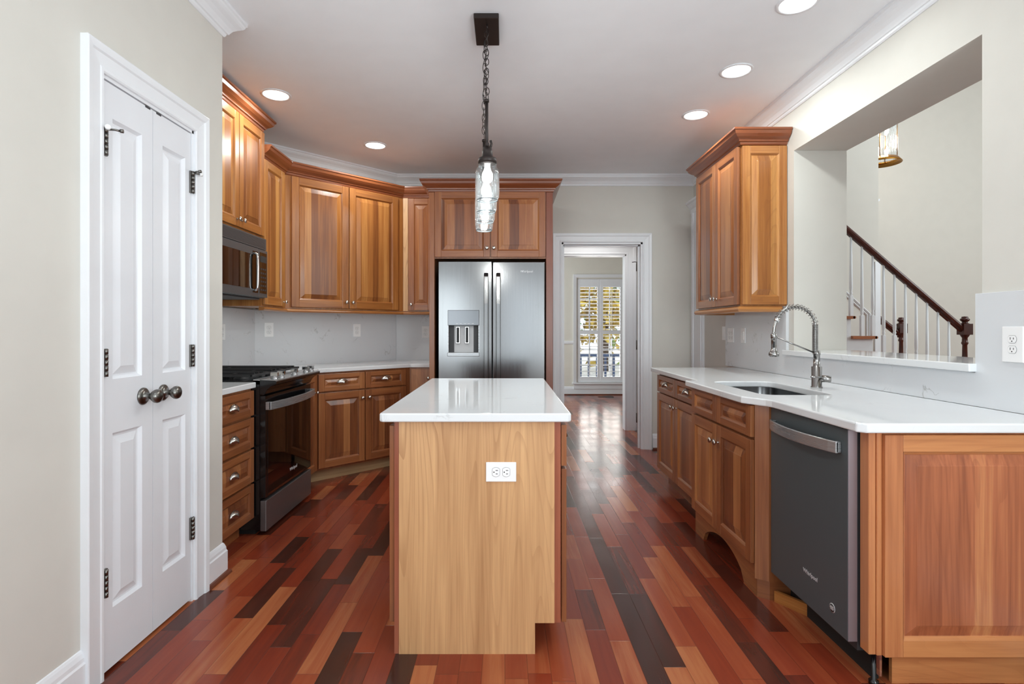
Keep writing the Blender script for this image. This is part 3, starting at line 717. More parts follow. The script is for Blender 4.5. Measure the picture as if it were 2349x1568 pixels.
# faucet
FXc, FYc = 1.690, 2.93
def fp(px, py): return ((px-VX)*FYc/F, FYc, EYE-(py-VY)*FYc/F)
t = thing('faucet', 'spring-neck steel pull-down faucet standing behind the sink', 'faucet', (FXc, FYc, CTZ1), 0)
b = B(); b.lathe([(0, 0), (.029, 0), (.029, .005), (.0255, .007), (.0255, .113), (.0165, .115), (.0165, .178), (.019, .179), (.019, .192), (.016, .193), (.016, .20), (.0, .20)], (0, 0, 0), (0, 0, 1), FAUCET, 24); obj('body', b, t)
loc = lambda p: Vector(p)-Vector((FXc, FYc, CTZ1))
arcpts = [loc(fp(*p)) for p in ((1870, 806), (1870, 775), (1870, 743), (1866, 730), (1859, 719), (1848, 710), (1834, 705), (1819, 704), (1805, 708), (1794, 715), (1787, 723), (1783, 731), (1779, 741), (1776, 752), (1775, 764))]
def catmull(pts, n=6):
    out = []
    for i in range(len(pts)-1):
        p0, p1, p2, p3 = pts[max(i-1, 0)], pts[i], pts[i+1], pts[min(i+2, len(pts)-1)]
        for k in range(n):
            u = k/n; out.append(.5*((2*p1)+(-p0+p2)*u+(2*p0-5*p1+4*p2-p3)*u*u+(-p0+3*p1-3*p2+p3)*u**3))
    return out+[pts[-1]]
hose = catmull(arcpts, 6)
b = B(); b.tube(hose, .0075, FAUCET, 12); obj('hose', b, t)
def coil(path, r, wire, pitch, m, i0, i1):
    pts = path[i0:i1]; ds = [0]
    for a, c in zip(pts, pts[1:]): ds.append(ds[-1]+(c-a).length)
    out = []; n = int(ds[-1]/pitch*14); up = Vector((0, 1, 0))
    for k in range(n+1):
        s_ = ds[-1]*k/n; j = max(i for i in range(len(ds)) if ds[i] <= s_+1e-9); j = min(j, len(pts)-2)
        f = (s_-ds[j])/max(1e-9, ds[j+1]-ds[j]); p = pts[j].lerp(pts[j+1], f); d = (pts[j+1]-pts[j]).normalized(); t1 = up; t2 = d.cross(up)
        a = 2*PI*s_/pitch; out.append(p+(t1*math.cos(a)+t2*math.sin(a))*r)
    return out
b = B(); b.tube(coil(hose, .0135, .0016, .0040, FAUCET, 0, 13), .0018, FAUCET, 5); obj('spring_column', b, t)
b = B(); b.tube(coil(hose, .0150, .0016, .0185, FAUCET, 12, 67), .0017, FAUCET, 6); obj('spring', b, t)
cpt = hose[67]; cd = (hose[70]-hose[65]).normalized()
b = B(); b.lathe([(0, -.012), (.013, -.012), (.0145, -.006), (.0145, .006), (.012, .012), (0, .012)], cpt, cd, CHROME, 18); obj('connector', b, t)
hp = loc(fp(1775, 764))
b = B(); b.lathe([(0, .008), (.006, .008), (.012, 0), (.0155, -.006), (.0155, -.028), (.0135, -.030), (.0135, -.085), (.018, -.098), (.0255, -.106), (.0265, -.122), (.022, -.126), (0, -.126)], hp, (0, 0, 1), FAUCET, 24); sh = obj('spray_head', b, t)
b = B(); b.box(hp.x-.010, hp.x-.002, -.0155, -.011, hp.z-.078, hp.z-.046, SLOT); obj('spray_button', b, sh)
b = B(); b.tube([loc(fp(1784, 774)), loc(fp(1866, 808))], .0042, FAUCET, 8); obj('support_arm', b, t)
hz = EYE-(868-VY)*FYc/F-CTZ1
b = B(); b.lathe([(0, .0), (.0185, .0), (.0185, .055), (.016, .057), (0, .057)], (.012, 0, .048), (1, -.45, 0), FAUCET, 24); h_ = obj('handle', b, t)
b = B(); b.tube([(.03, -.012, .054), (-.015, -.05, .060), (-.062, -.055, .062)], .0040, FAUCET, 8); obj('lever', b, h_)

# ledge and right backsplash
slab('ledge', 'white quartz ledge capping the half wall below the stair opening', [(1.895, PY0+.002), (2.345, PY0+.002), (2.345, PY1-.002), (1.949, PY1-.002), (1.949, 3.70), (1.895, 3.70)], PZ0+.001, PZ0+.035)['category'] = 'ledge'
b = B()
b.prism([(1.806, CTZ1), (4.72, CTZ1), (4.72, 1.394), (3.702, 1.394), (3.702, 1.058), (2.214, 1.058), (2.214, 1.381), (1.806, 1.381)], 1.926, 1.946, SPLASH, 'x')
tag(obj('backsplash', b, None, .001), 'white quartz backsplash behind the sink, stepped around the stair opening', 'backsplash')

# ------------------------------------------------------------ outlets and switches
def outlet(label, loc, rz, gangs=1, roll=0, kind='o', w=.078, h=.122, name='wall_outlet'):
    t = thing(name, label, 'outlet' if kind == 'o' else 'switch', loc, rz)
    Mr = Matrix.Rotation(R(roll), 4, 'Y'); W_ = w+(gangs-1)*.046
    b = B(); b.M = Mr; b.box(-W_/2, W_/2, -.006, 0, -h/2, h/2, PLATE); obj('plate', b, t, .002, seg=2)
    for g in range(gangs):
        cx = (g-(gangs-1)/2)*.046
        if kind == 's':
            b = B(); b.M = Mr; b.box(cx-.017, cx+.017, -.010, -.006, -.034, .034, PLATE); obj('rocker', b, t, .001)
            continue
        for s_ in (-1, 1):
            b = B(); b.M = Mr; cz = s_*.0195
            pts = []
            for k in range(28):
                a = 2*PI*k/28; pts.append((cx+.0172*math.cos(a), cz+max(-.0135, min(.0135, .0172*math.sin(a)))))
            b.prism(pts, -.0075, -.0055, PLATE, 'y')
            for dx, hh in ((-.0065, .0045), (.0065, .0036)): b.box(cx+dx-.0011, cx+dx+.0011, -.0079, -.0070, cz+.003-hh, cz+.003+hh, SLOT)
            b.lathe([(0, 0), (.0024, 0), (.0024, .0009), (0, .0009)], (cx, -.0070, cz-.0075), (0, -1, 0), SLOT, 10)
            # thin shadow ring around the receptacle face
            ring = [(cx+(p[0]-cx)*1.05, -.0061, cz+(p[1]-cz)*1.06) for p in pts]
            b.tube(ring, .0005, RUBBER, 4, closed=True)
            obj('receptacle', b, t)
    return t
# island outlet: px 1115-1184, y 1060-1103
outlet('white double outlet mounted sideways on the pale island end panel', ((1149.5-VX)*2.055/F, 2.0567, EYE-(1081.5-VY)*2.055/F), 0, roll=90, w=.074, h=.115)
def on_diag(px):
    c_ = YB-XD; k = (px-VX)/F; Y = (c_-.028)/(1-k); return (k*Y, Y)
for px, z, lb in ((616.5, 1.231, 'white outlet on the diagonal backsplash nearer the stove'), (818.5, 1.225, 'white outlet on the diagonal backsplash nearer the refrigerator')):
    x, y = on_diag(px); outlet(lb, (x+.0, y-.0, z), 45)
outlet('white outlet on the narrow backsplash against the fridge surround', ((976.5-VX)*5.55/F, YB-.0205, EYE-(761-VY)*5.55/F), 0)
outlet('white outlet half hidden behind the pantry wall edge, beyond the stove grates', (XK+.0205, 4.03, 1.215), 90)
outlet('white three-switch plate at the far end of the sink backsplash', (1.9255, 4.60, 1.185), -90, gangs=2)
outlet('slim white rocker switch under the lone wall cabinet', (1.9255, 4.36, 1.185), -90, kind='s', name='light_switch')
outlet('white outlet on the raised backsplash piece right of the stair opening', (1.9255, 2.045, 1.178), -90, w=.085, h=.135)
outlet('white switch plate seen edge-on on the beige wall by the far corner', (1.9465, 4.79, 1.20), -90, kind='s', name='light_switch')

# ------------------------------------------------------------ refrigerator
t = thing('refrigerator', 'stainless side-by-side refrigerator with water dispenser', 'refrigerator', (-.560, 4.58, 0), 0)
fw = .900
b = B(); b.box(.012, fw-.012, .07, .85, .03, 1.785, RUBBER); b.box(.02, fw-.02, .03, .08, .0, .08, BLACK); obj('body', b, t)
def curved_front(b, x0, x1, z0, z1, y0, bulge, m, n=10, depth=.06):
    vs = []
    for i in range(n+1):
        u = i/n; x = x0+(x1-x0)*u; y = y0-bulge*(1-(2*u-1)**2)
        vs.append((x, y))
    b.prism(vs+[(x1, y0+depth), (x0, y0+depth)], z0, z1, m)
    for f in b.bm.faces: f.smooth = False
dw_ = .4505
# left door with a recess for the dispenser (cells around it)
hx = (1027-VX)*4.57/F+.560, (1099-VX)*4.57/F+.560; hz_ = (EYE-(817-VY)*4.57/F, EYE-(711-VY)*4.57/F)
b = B(); zs = (.09, hz_[0], hz_[1], 1.807)
b.box(0, hx[0], .0, .065, zs[0], zs[3], STEEL); b.box(hx[1], .447, .0, .065, zs[0], zs[3], STEEL)
b.box(hx[0], hx[1], .0, .065, zs[0], zs[1], STEEL); b.box(hx[0], hx[1], .0, .065, zs[2], zs[3], STEEL)
bmesh.ops.remove_doubles(b.bm, verts=b.bm.verts, dist=1e-6)
b.box(hx[0], hx[1], .058, .065, zs[1], zs[2], BLACK)
ld = obj('freezer_door', b, t)
b = B(); b.box(.456, .900, .0, .065, .09, 1.807, STEEL); rd = obj('refrigerator_door', b, t, .006, seg=3)
# dispenser
zt = hz_[1]; zp = EYE-(746-VY)*4.57/F; zb = EYE-(808-VY)*4.57/F
b = B(); b.box(hx[0], hx[1], -.004, .058, zp, zt, steel('dispenser_panel', srgb(112, 113, 116), .22, aniso=0)); dp_ = obj('dispenser_panel', b, ld, .003)
b = B()
for k in range(5):
    x = hx[0]+.07+k*.033; b.box(x, x+.018, -.0048, -.003, zp+.012, zp+.016, LOGO)
obj('touch_keys', b, dp_)
b = B(); b.box(hx[0], hx[0]+.006, .0, .058, zb, zp, STEELH); b.box(hx[1]-.006, hx[1], .0, .058, zb, zp, STEELH)
b.box(hx[0]+.05, hx[1]-.05, .050, .057, zb, zp-.002, plain('dispenser_back', srgb(200, 200, 202), .35)); b.box(hx[0]+.006, hx[0]+.05, .052, .057, zb, zp, RUBBER); b.box(hx[1]-.05, hx[1]-.006, .052, .057, zb, zp, RUBBER)
obj('dispenser_alcove', b, ld)
for s_ in (0, 1):
    x = hx[0]+.082+s_*.078
    b = B(); b.box(x-.018, x+.018, .03, .046, zb+.075, zp-.01, CHROME); b.box(x-.012, x+.012, .026, .031, zb+.082, zp-.016, SLOT); obj('dispenser_paddle', b, ld, .003)
b = B(); b.box(hx[0]-.004, hx[1]+.002, -.008, .058, hz_[0], zb, STEELH); obj('drip_tray', b, ld, .003)
for x0, x1, par in (((1110-VX)*4.55/F+.56, (1120-VX)*4.55/F+.56, ld), ((1138-VX)*4.55/F+.56, (1148-VX)*4.55/F+.56, rd)):
    b = B(); zz = [.55, .62, .9, 1.3, 1.62, 1.71]; off = [0, -.045, -.06, -.06, -.045, 0]
    prof = []
    for z, o_ in zip(zz, off): prof.append((o_-.0, z))
    outer = [(y_, z_) for y_, z_ in zip([-.001, -.05, -.062, -.062, -.05, -.001], [.50, .53, .75, 1.45, 1.68, 1.715])]
    inner = [(y_, z_) for y_, z_ in zip([-.001, -.034, -.044, -.044, -.034, -.001], [.53, .56, .76, 1.44, 1.65, 1.69])]
    b.prism(outer+inner[::-1], x0, x1, STEEL, 'x')
    obj('handle', b, par, .004, seg=2)
text('Whirlpool', .026, (.900-.155+.0, -.001, 1.725), (R(90), 0, 0), rd, LOGO)

# ------------------------------------------------------------ microwave
t = thing('microwave', 'dark stainless over-the-range microwave under the tall wall cabinet', 'microwave', (-1.765, 3.235, 1.463), 90)
b = B(); b.box(0, .755, .012, .36, 0, .432, DSTEEL); b.box(.03, .72, .03, .34, -.012, 0, RUBBER); obj('body', b, t, .003)
b = B(); b.box(0, .755, -.004, .02, .352, .434, DSTEEL)
for k in range(9): b.box(.02, .735, -.0055, -.004, .362+k*.0075, .365+k*.0075, RUBBER)
obj('vent_grille', b, t, .001)
b = B(); b.box(.0, .610, -.012, .012, .004, .345, DSTEEL); b.box(.035, .520, -.0135, -.012, .055, .295, GLASSBLK); md = obj('door', b, t, .003)
b = B(); hpts = [(.545, -.014, .045), (.545, -.034, .058), (.545, -.038, .11), (.545, -.038, .23), (.545, -.034, .292), (.545, -.014, .305)]
b.tube([Vector(p) for p in catmull([Vector(q) for q in hpts], 4)], .009, CHROME, 10)
b.box(.522, .604, -.0145, -.012, .03, .32, GLASSBLK); obj('door_handle', b, md)
b = B(); b.box(.614, .755, -.012, .012, .004, .345, DSTEEL); b.box(.628, .742, -.0135, -.012, .03, .325, GLASSBLK); cp = obj('control_panel', b, t, .002)
b = B()
for r_ in range(6):
    for c_ in range(3): b.box(.642+c_*.032, .662+c_*.032, -.0145, -.0134, .05+r_*.03, .062+r_*.03, RUBBER)
b.box(.640, .730, -.0145, -.0134, .255, .30, plain('display_blue', srgb(40, 60, 66), .2)); obj('keypad', b, cp)

# ------------------------------------------------------------ range
t = thing('gas_range', 'black slide-in gas range with oven glass and steel bottom drawer', 'stove', (-1.445, 3.232, 0), 90)
rw_ = .760
b = B(); b.box(0, rw_, .02, .66, .035, .905, BLACK)
for xx in (-.003,):
    for yy in (.072, .105): b.box(xx, .002, yy, yy+.010, .20, .82, BLACK)
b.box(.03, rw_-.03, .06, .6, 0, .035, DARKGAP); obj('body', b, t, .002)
# oven door
b = B(); b.box(.004, rw_-.004, -.012, .02, .225, .835, BLACK); b.box(.035, rw_-.02, -.0135, -.012, .232, .765, GLASSBLK); od = obj('oven_door', b, t, .004, seg=2)
b = B(); n = 16; o1 = []; i1 = []
for k in range(n+1):
    u = k/n; x = .004+(rw_-.008)*u; y = -.045-.040*math.sin(PI*u)**.8; o1.append((x, y)); i1.append((x, y+.012))
b.prism(o1+i1[::-1], .752, .800, STEELH)
for x in (.004, rw_-.034): b.box(x, x+.03, -.045, -.012, .752, .800, STEELH)
obj('door_handle', b, od, .003, seg=2)
text('Whirlpool', .030, (.43, -.0142, .300), (R(90), 0, 0), od, LOGO)
b = B(); b.box(.004, rw_-.004, -.016, .02, .025, .208, steel('drawer_steel', srgb(120, 116, 116), .30, metal=.6)); obj('storage_drawer', b, t, .004, seg=2)
# control panel: concave swoop below a steel lip
b = B(); sw_ = [(.02, .905), (.02, .845), (-.005, .840), (-.012, .850), (-.022, .870), (-.045, .893), (-.078, .908), (-.080, .920), (-.074, .928), (.02, .932)]
b.prism([(y_, z_) for y_, z_ in sw_], .0, rw_, BLACK, 'x'); cpn = obj('control_panel', b, t, .001)
b = B(); b.prism([(-.079, .924), (-.079, .930), (.06, .936), (.06, .930)], .001, rw_-.001, STEELH, 'x'); obj('panel_top', b, cpn)
for kx in (.07, .17, .38, .59, .69):
    b = B(); b.lathe([(0, 0), (.021, 0), (.021, .006), (.017, .009), (.017, .020), (0, .020)], (kx, -.038, .930), (0, -.08, 1), STEELH, 18)
    b.box(kx-.007, kx+.007, -.060, -.015, .950, .972, CHROME); obj('control_knob', b, t)
b = B(); b.box(.0, rw_, .06, .645, .905, .926, BLACK); b.box(.0, rw_, .645, .66, .905, .945, BLACK); ct = obj('cooktop', b, t, .003)
for cx, cy, r_ in ((.15, .19, .045), (.15, .47, .036), (.38, .33, .05), (.61, .19, .036), (.61, .47, .045)):
    b = B(); b.lathe([(r_+.012, .926), (r_+.010, .934), (r_, .936), (r_, .946), (r_-.006, .950), (0, .951)], (cx, cy, 0), (0, 0, 1), IRON, 20); obj('burner', b, ct)
for g in range(3):
    x0 = .012+g*.247; x1 = x0+.242; b = B()
    def bar(p, q, w_=.006, h_=.013, zt=.972):
        (xa, ya), (xb, yb) = p, q; d = Vector((xb-xa, yb-ya, 0)).normalized(); n_ = Vector((-d.y, d.x, 0))*w_
        A = [Vector((xa, ya, 0))+n_, Vector((xb, yb, 0))+n_, Vector((xb, yb, 0))-n_, Vector((xa, ya, 0))-n_]
        b.prism([(a.x, a.y) for a in A], zt-h_, zt, IRON)
    for p, q in (((x0, .075), (x1, .075)), ((x0, .625), (x1, .625)), ((x0+.006, .075), (x0+.006, .625)), ((x1-.006, .075), (x1-.006, .625)), ((x0, .35), (x1, .35))): bar(p, q, zt=.962)
    for k in range(1, 4):
        xx = x0+.242*k/4; bar((xx, .085), (xx, .615), zt=.972)
    for yy in (.19, .48): bar((x0+.01, yy), (x1-.01, yy), zt=.968)
    for xx in (x0+.01, x1-.01):
        for yy in (.085, .35, .615): b.box(xx-.008, xx+.008, yy-.008, yy+.008, .926, .962, IRON)
    obj('grate', b, t)

# ------------------------------------------------------------ dishwasher
t = thing('dishwasher', 'charcoal dishwasher with curved steel handle under the sink counter', 'dishwasher', (1.212, 2.462, 0), -90)
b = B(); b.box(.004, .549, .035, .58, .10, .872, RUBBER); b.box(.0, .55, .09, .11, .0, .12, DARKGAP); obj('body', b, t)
b = B(); b.box(0, .550, .0, .034, .132, .880, DWGREY); b.box(.5502, .5530, .001, .034, .132, .880, PINK); dd = obj('door', b, t, .0015, seg=2)
b = B(); o1 = []; i1 = []
for k in range(n+1):
    u = k/n; x = .028+.488*u; y = -.020-.038*math.sin(PI*u)**.7; o1.append((x, y)); i1.append((x, y+.010))
b.prism(o1+i1[::-1], .788, .832, STEELH); b.box(.028, .05, -.020, .0, .790, .830, STEELH); b.box(.494, .516, -.020, .0, .790, .830, STEELH); obj('handle', b, dd, .003, seg=2)
text('Whirlpool', .024, (.318, -.001, .262), (R(90), 0, 0), dd, LOGO)
b = B(); b.lathe([(0, 0), (.017, 0), (.017, .001), (0, .001)], (.462, 0, .205), (0, -1, 0), LOGO, 28); b.lathe([(0, 0), (.0145, 0), (.0145, .0016), (0, .0016)], (.462, 0, .205), (0, -1, 0), RUBBER, 28)
for dz, w2 in ((.005, .010), (0, .012), (-.005, .009)): b.box(.462-w2, .462+w2, -.0022, -.0015, .205+dz-.0015, .205+dz+.0015, LOGO)
obj('round_sticker', b, dd)

# ------------------------------------------------------------ recessed lights
CANS = [((633, 217), 'recessed light above the microwave cabinet corner'), ((861, 333), 'recessed light in front of the diagonal corner cabinet'), ((1830, 6), 'recessed light cut by the top of the picture'),
        ((1689, 162), 'recessed light between the other two above the sink counter'), ((1596, 263), 'recessed light closest to the lone wall cabinet')]
def can(label, x, y, power=None):
    t = thing('recessed_light', label, 'ceiling light', (x, y, H), 0, 'recessed ceiling lights')
    b = B(); b.lathe([(.098, -.0005), (.098, -.004), (.084, -.007), (.080, -.002), (.080, -.0005)], (0, 0, 0), (0, 0, 1), TRIM, 36); obj('trim_ring', b, t)
    b = B(); b.lathe([(.081, -.003), (.05, -.0045), (0, -.005)], (0, 0, 0), (0, 0, 1), LENS, 36); obj('lens', b, t)
    area('lamp_glow', (0, 0, -.012), (0, 0, 0), .15, .15, CAN_POWER*(1.0 if y < 3 else 2.2), (.93, 1, .98), 'DISK', parent=t)
for (px, py), lb in CANS:
    Y = (H-EYE)*F/(VY-py); can('bright '+lb, (px-VX)*Y/F, Y)
for x, y in ((1.42, 1.2), (-.75, .6)):
    area('kitchen_can_glow', (x, y, H-.02), (0, 0, 0), .15, .15, CAN_POWER, (.93, 1, .98), 'DISK')

# ------------------------------------------------------------ pendant
t = thing('pendant_light', 'mason jar pendant row hanging by chains over the island', 'pendant light', (-.094, 2.83, H), 0)
LX = lambda X: X+.094
b = B(); b.box(-.062, .064, -.13, .135, -.026, 0, BRONZE); obj('canopy', b, t, .003)
jars = [(-.079, 2.45), (-.0935, 2.70), (-.108, 2.95), (-.1226, 3.20)]
def W3(x, y, z): return Vector((x+.094, y-2.83, z-H))
barz = 2.065
b = B(); b.tube([W3(-.0775, 2.42, barz), W3(-.124, 3.23, barz)], .008, BRONZE, 10); obj('crossbar', b, t)
for nm, Yc, ytop, Xc, Xt in (('a', 2.56, 2.76, -.086, -.091), ('b', 3.10, 2.93, -.119, -.110)):
    b = B(); b.tube([W3(Xc, Yc, barz), W3(Xc, Yc, 2.315)], .008, BRONZE, 10); b.lathe([(0, 0), (.012, 0), (.012, .012), (0, .014)], W3(Xc, Yc, 2.31), (0, 0, 1), BRONZE, 12)
    obj('stem', b, t)
    b = B(); b.tube([W3(Xt, ytop, H-.024), W3(Xt, ytop, H-.045)], .005, BRONZE, 8)
    A, E_ = W3(Xt, ytop, H-.04), W3(Xc, Yc, 2.325); nl = 15; d = (E_-A)/nl
    for k in range(nl):
        c_ = A+d*(k+.5)+Vector((random.uniform(-.004, .004), 0, 0)); dn = d.normalized(); s1 = dn.cross(Vector((0, 1, 0) if k % 2 else (1, 0, 0))).normalized(); hl = d.length*.72
        pts = [c_+dn*(hl*math.sin(a))+s1*(.0095*math.cos(a)) for a in [2*PI*q/14 for q in range(14)]]
        b.tube(pts, .0021, BRONZE, 5, closed=True)
    cord = [A.lerp(E_, q/16)+Vector((.009*math.sin(q*1.3), .006*math.cos(q*1.7), 0)) for q in range(17)]
    b.tube(catmull(cord, 3), .0018, BRONZE, 5); obj('chain', b, t)
for x, y in jars:
    o3 = W3(x, y, 0)
    b = B(); zz = -H
    b.lathe([(0, 2.060), (.020, 2.058), (.024, 2.035), (.024, 2.012), (.040, 2.008), (.042, 2.000), (.042, 1.984), (.0, 1.984)], o3, (0, 0, 1), BRONZE, 24)
    b.tube([o3+Vector((.012, 0, 2.05)), o3+Vector((.018, 0, 2.075)), o3+Vector((.014, 0, 2.09))], .006, BRONZE, 8); sk = obj('socket_cap', b, t)
    b = B(); pr = [(.039, 1.998), (.039, 1.984), (.043, 1.981), (.040, 1.975), (.044, 1.968), (.053, 1.955), (.0545, 1.93), (.0545, 1.86), (.052, 1.832), (.046, 1.820), (.038, 1.815), (.030, 1.818), (0, 1.820)]
    b.lathe(pr, o3, (0, 0, 1), JAR, 32); b.lathe([(r_-.003, z_+(.006 if z_ < 1.83 else 0)) for r_, z_ in pr[:-1]], o3, (0, 0, 1), JAR, 32)
    b.tube([o3+Vector((.046*math.cos(2*PI*k/32), .046*math.sin(2*PI*k/32), 1.820)) for k in range(32)], .0022, JARRIM, 6, closed=True)
    obj('glass_jar', b, t)
    b = B(); b.lathe([(.013, 1.99), (.013, 1.968), (.016, 1.956), (.024, 1.940), (.026, 1.925), (.023, 1.910), (.013, 1.900), (0, 1.897)], o3, (0, 0, 1), BULB, 24); obj('bulb', b, t)
    l = bpy.data.lights.new('bulb_light', 'POINT'); l.energy = 4.0; l.shadow_soft_size = .024; l.color = (1, .96, .9)
    lo = bpy.data.objects.new('bulb_light', l); COL.objects.link(lo); lo.parent = t; lo.location = o3+Vector((0, 0, 1.872))

# ------------------------------------------------------------ staircase
YS, YE = 5.30, 6.115
TRD = wood('stair_tread', srgb(110, 56, 30), srgb(150, 84, 48), srgb(178, 110, 66), 'H')
t = thing('staircase', 'white-sided staircase with dark handrail seen through the wall opening', 'staircase', (3.0, YS, 0), 0)
def st(b): b.M = Matrix.Translation((-3.0, -YS, 0)); return b
RUN, RIS = .214, .195
for k in range(-4, 6):
    z = 1.17-RIS*k; nx = 3.63+RUN*k
    b = st(B()); x0 = nx-RUN-.03
    b.box(x0, nx-.012, YS-.045, YE, z-.028, z, TRD); b.tube([(nx-.014, YS-.045, z-.014), (nx-.014, YE, z-.014)], .0139, TRD, 12)
    obj('tread', b, t)
    b = st(B()); b.box(nx-.045, nx-.03, YS-.01, YE, z-RIS, z-.027, TRIM); obj('riser', b, t)
b = st(B()); pts = []
prof = []
for k in range(-4, 6):
    z = 1.17-RIS*k-.028; nx = 3.63+RUN*k-.03
    prof += [(nx-RUN, z), (nx, z)]
prof += [(3.63+RUN*5-.03, 0), (3.63-RUN*5-.03, 0)]
b.prism(prof, YS-.012, YS+.01, TRIM, 'y'); obj('stringer', b, t)
def railz(X): return 2.259-(X-3.362)*.861
b = st(B()); RPf = [(-.030, -.030), (-.034, -.012), (-.030, .004), (-.018, .010), (-.012, .018), (.012, .018), (.018, .010), (.030, .004), (.034, -.012), (.030, -.030), (.016, -.036), (.014, -.052), (-.014, -.052), (-.016, -.036)]
xa, xb = 2.75, 4.50
rings = []
for X in (xa, xb): rings.append([b.v((X, YS+.02+a, railz(X)-.024+c_*1.15)) for a, c_ in RPf])
for j in range(len(RPf)): b.face([rings[0][j], rings[1][j], rings[1][(j+1) % 14], rings[0][(j+1) % 14]], MAHOG)
b.face(rings[0], MAHOG); b.face(rings[1][::-1], MAHOG); obj('handrail', b, t)
for k in range(-5, 10):
    X = 3.407+.107*k; m_ = math.ceil((X-3.63)/RUN-.02); zb = 1.17-RIS*m_; zt = railz(X)-.06
    b = st(B()); hsq = .28+(.06 if k % 2 else 0); yb = YS+.02
    b.box(X-.015, X+.015, yb-.015, yb+.015, zb, zb+.20, TRIM)
    b.lathe([(.015, zb+.20), (.010, zb+.212), (.016, zb+.226), (.011, zb+.238), (.0155, zb+.27), (.0155, zb+.32), (.0095, zt), (0, zt)], (X, yb, 0), (0, 0, 1), TRIM, 12)
    obj('baluster', b, t)
def newel(parent, X, Y, z0, M, name='newel_post', zo=0):
    b = B(); b.M = M
    b.box(X-.045, X+.045, Y-.045, Y+.045, z0, .50, MAHOG)
    b.lathe([(.030, .50), (.040, .52), (.030, .54), (.034, .58), (.022, .98), (.020, 1.08), (.030, 1.10), (.024, 1.115), (.022, 1.15), (.034, 1.17), (.040, 1.182)], (X, Y, zo), (0, 0, 1), MAHOG, 20)
    b.box(X-.044, X+.044, Y-.044, Y+.044, 1.182+zo, 1.290+zo, MAHOG)
    b.lathe([(.040, 1.290), (.026, 1.298), (.022, 1.308), (.036, 1.320), (.040, 1.330), (.036, 1.340), (.026, 1.345), (.028, 1.352), (.024, 1.360), (0, 1.364)], (X, Y, zo), (0, 0, 1), MAHOG, 20)
    return obj(name, b, parent)
newel(t, 4.527, YS+.02, .19, Matrix.Translation((-3.0, -YS, 0)))
t2 = thing('stair_railing', 'short dark handrail and newel post beyond the white balusters', 'railing', (4.545, 6.20, 0), 0)
newel(t2, 0, 0, 0, Matrix(), zo=.01)
b = B(); rings = []
for X, Z in ((-.31, 1.445), (-.03, 1.225)): rings.append([b.v((X, a, Z-.024+c_*1.15)) for a, c_ in RPf])
for j in range(len(RPf)): b.face([rings[0][j], rings[1][j], rings[1][(j+1) % 14], rings[0][(j+1) % 14]], MAHOG)
b.face(rings[0], MAHOG); b.face(rings[1][::-1], MAHOG); obj('handrail', b, t2)

# hall lantern
t = thing('hall_lantern', 'brass and crystal cylinder lantern glowing in the stair hall', 'pendant light', ((2024-VX)*7.4/F, 7.4, 3.50), 0)
b = B(); b.lathe([(.175, .055), (.225, .0), (.228, .008), (.18, .068), (.175, .055)], (0, 0, 0), (0, 0, 1), GOLD, 36); obj('bottom_ring', b, t)
b = B(); b.lathe([(.165, .75), (.175, .78), (.165, .80), (.02, .86), (0, .86)], (0, 0, 0), (0, 0, 1), GOLD, 36); obj('top_cap', b, t)
b = B()
for k in range(30):
    a = 2*PI*k/30; b.box(0, 0, 0, 0, 0, 0, GOLD) if False else None
    b.lathe([(.011, .05), (.011, .76)], (.165*math.cos(a), .165*math.sin(a), 0), (0, 0, 1), JAR, 6)
obj('crystal_shade', b, t)
for k in range(4):
    a = PI/4+k*PI/2; b = B(); b.tube([(.165*math.cos(a), .165*math.sin(a), .04), (.165*math.cos(a), .165*math.sin(a), .78)], .006, GOLD, 6); obj('rod', b, t)
for k in range(4):
    a = k*PI/2+.3
    for zc in (.16, .44):
        b = B(); b.lathe([(.0, -.05), (.016, -.04), (.02, 0), (.012, .04), (0, .06)], (.07*math.cos(a), .07*math.sin(a), zc), (0, 0, 1), BULB, 10); obj('bulb', b, t)
l = bpy.data.lights.new('lantern_light', 'POINT'); l.energy = 25; l.shadow_soft_size = .1; l.color = (1, .85, .65)
lo = bpy.data.objects.new('lantern_light', l); COL.objects.link(lo); lo.parent = t; lo.location = (0, 0, .3)
b = B(); b.tube([(0, 0, .86), (0, 0, 1.69)], .006, GOLD, 6); obj('suspension_rod', b, t)

# ------------------------------------------------------------ passage door leaf with hinges (stands open beside the second frame)
b = B(); b.box(1.625, 1.66, 5.80, 6.60, .01, 2.12, DOORW); o = struct('door_3', b, .002); o['label'] = 'white passage door standing open beyond the kitchen doorway'; o['category'] = 'door'
for z in (.25, 1.02, 1.85):
    b = B(); b.box(OX1-.021, OX1-.017, YB+.095, YB+.14, z, z+.10, PEWTER); b.lathe([(0, 0), (.007, 0), (.007, .1), (0, .1)], (OX1-.024, YB+.145, z), (0, 0, 1), PEWTER, 10); obj('hinge', b, jamb)
b = B(); b.tube([(OX1-.024, YB+.14, 1.945), (OX1-.05, YB+.12, 1.945), (OX1-.08, YB+.11, 1.94)], .004, BRONZE, 8); obj('stop_arm', b, jamb)

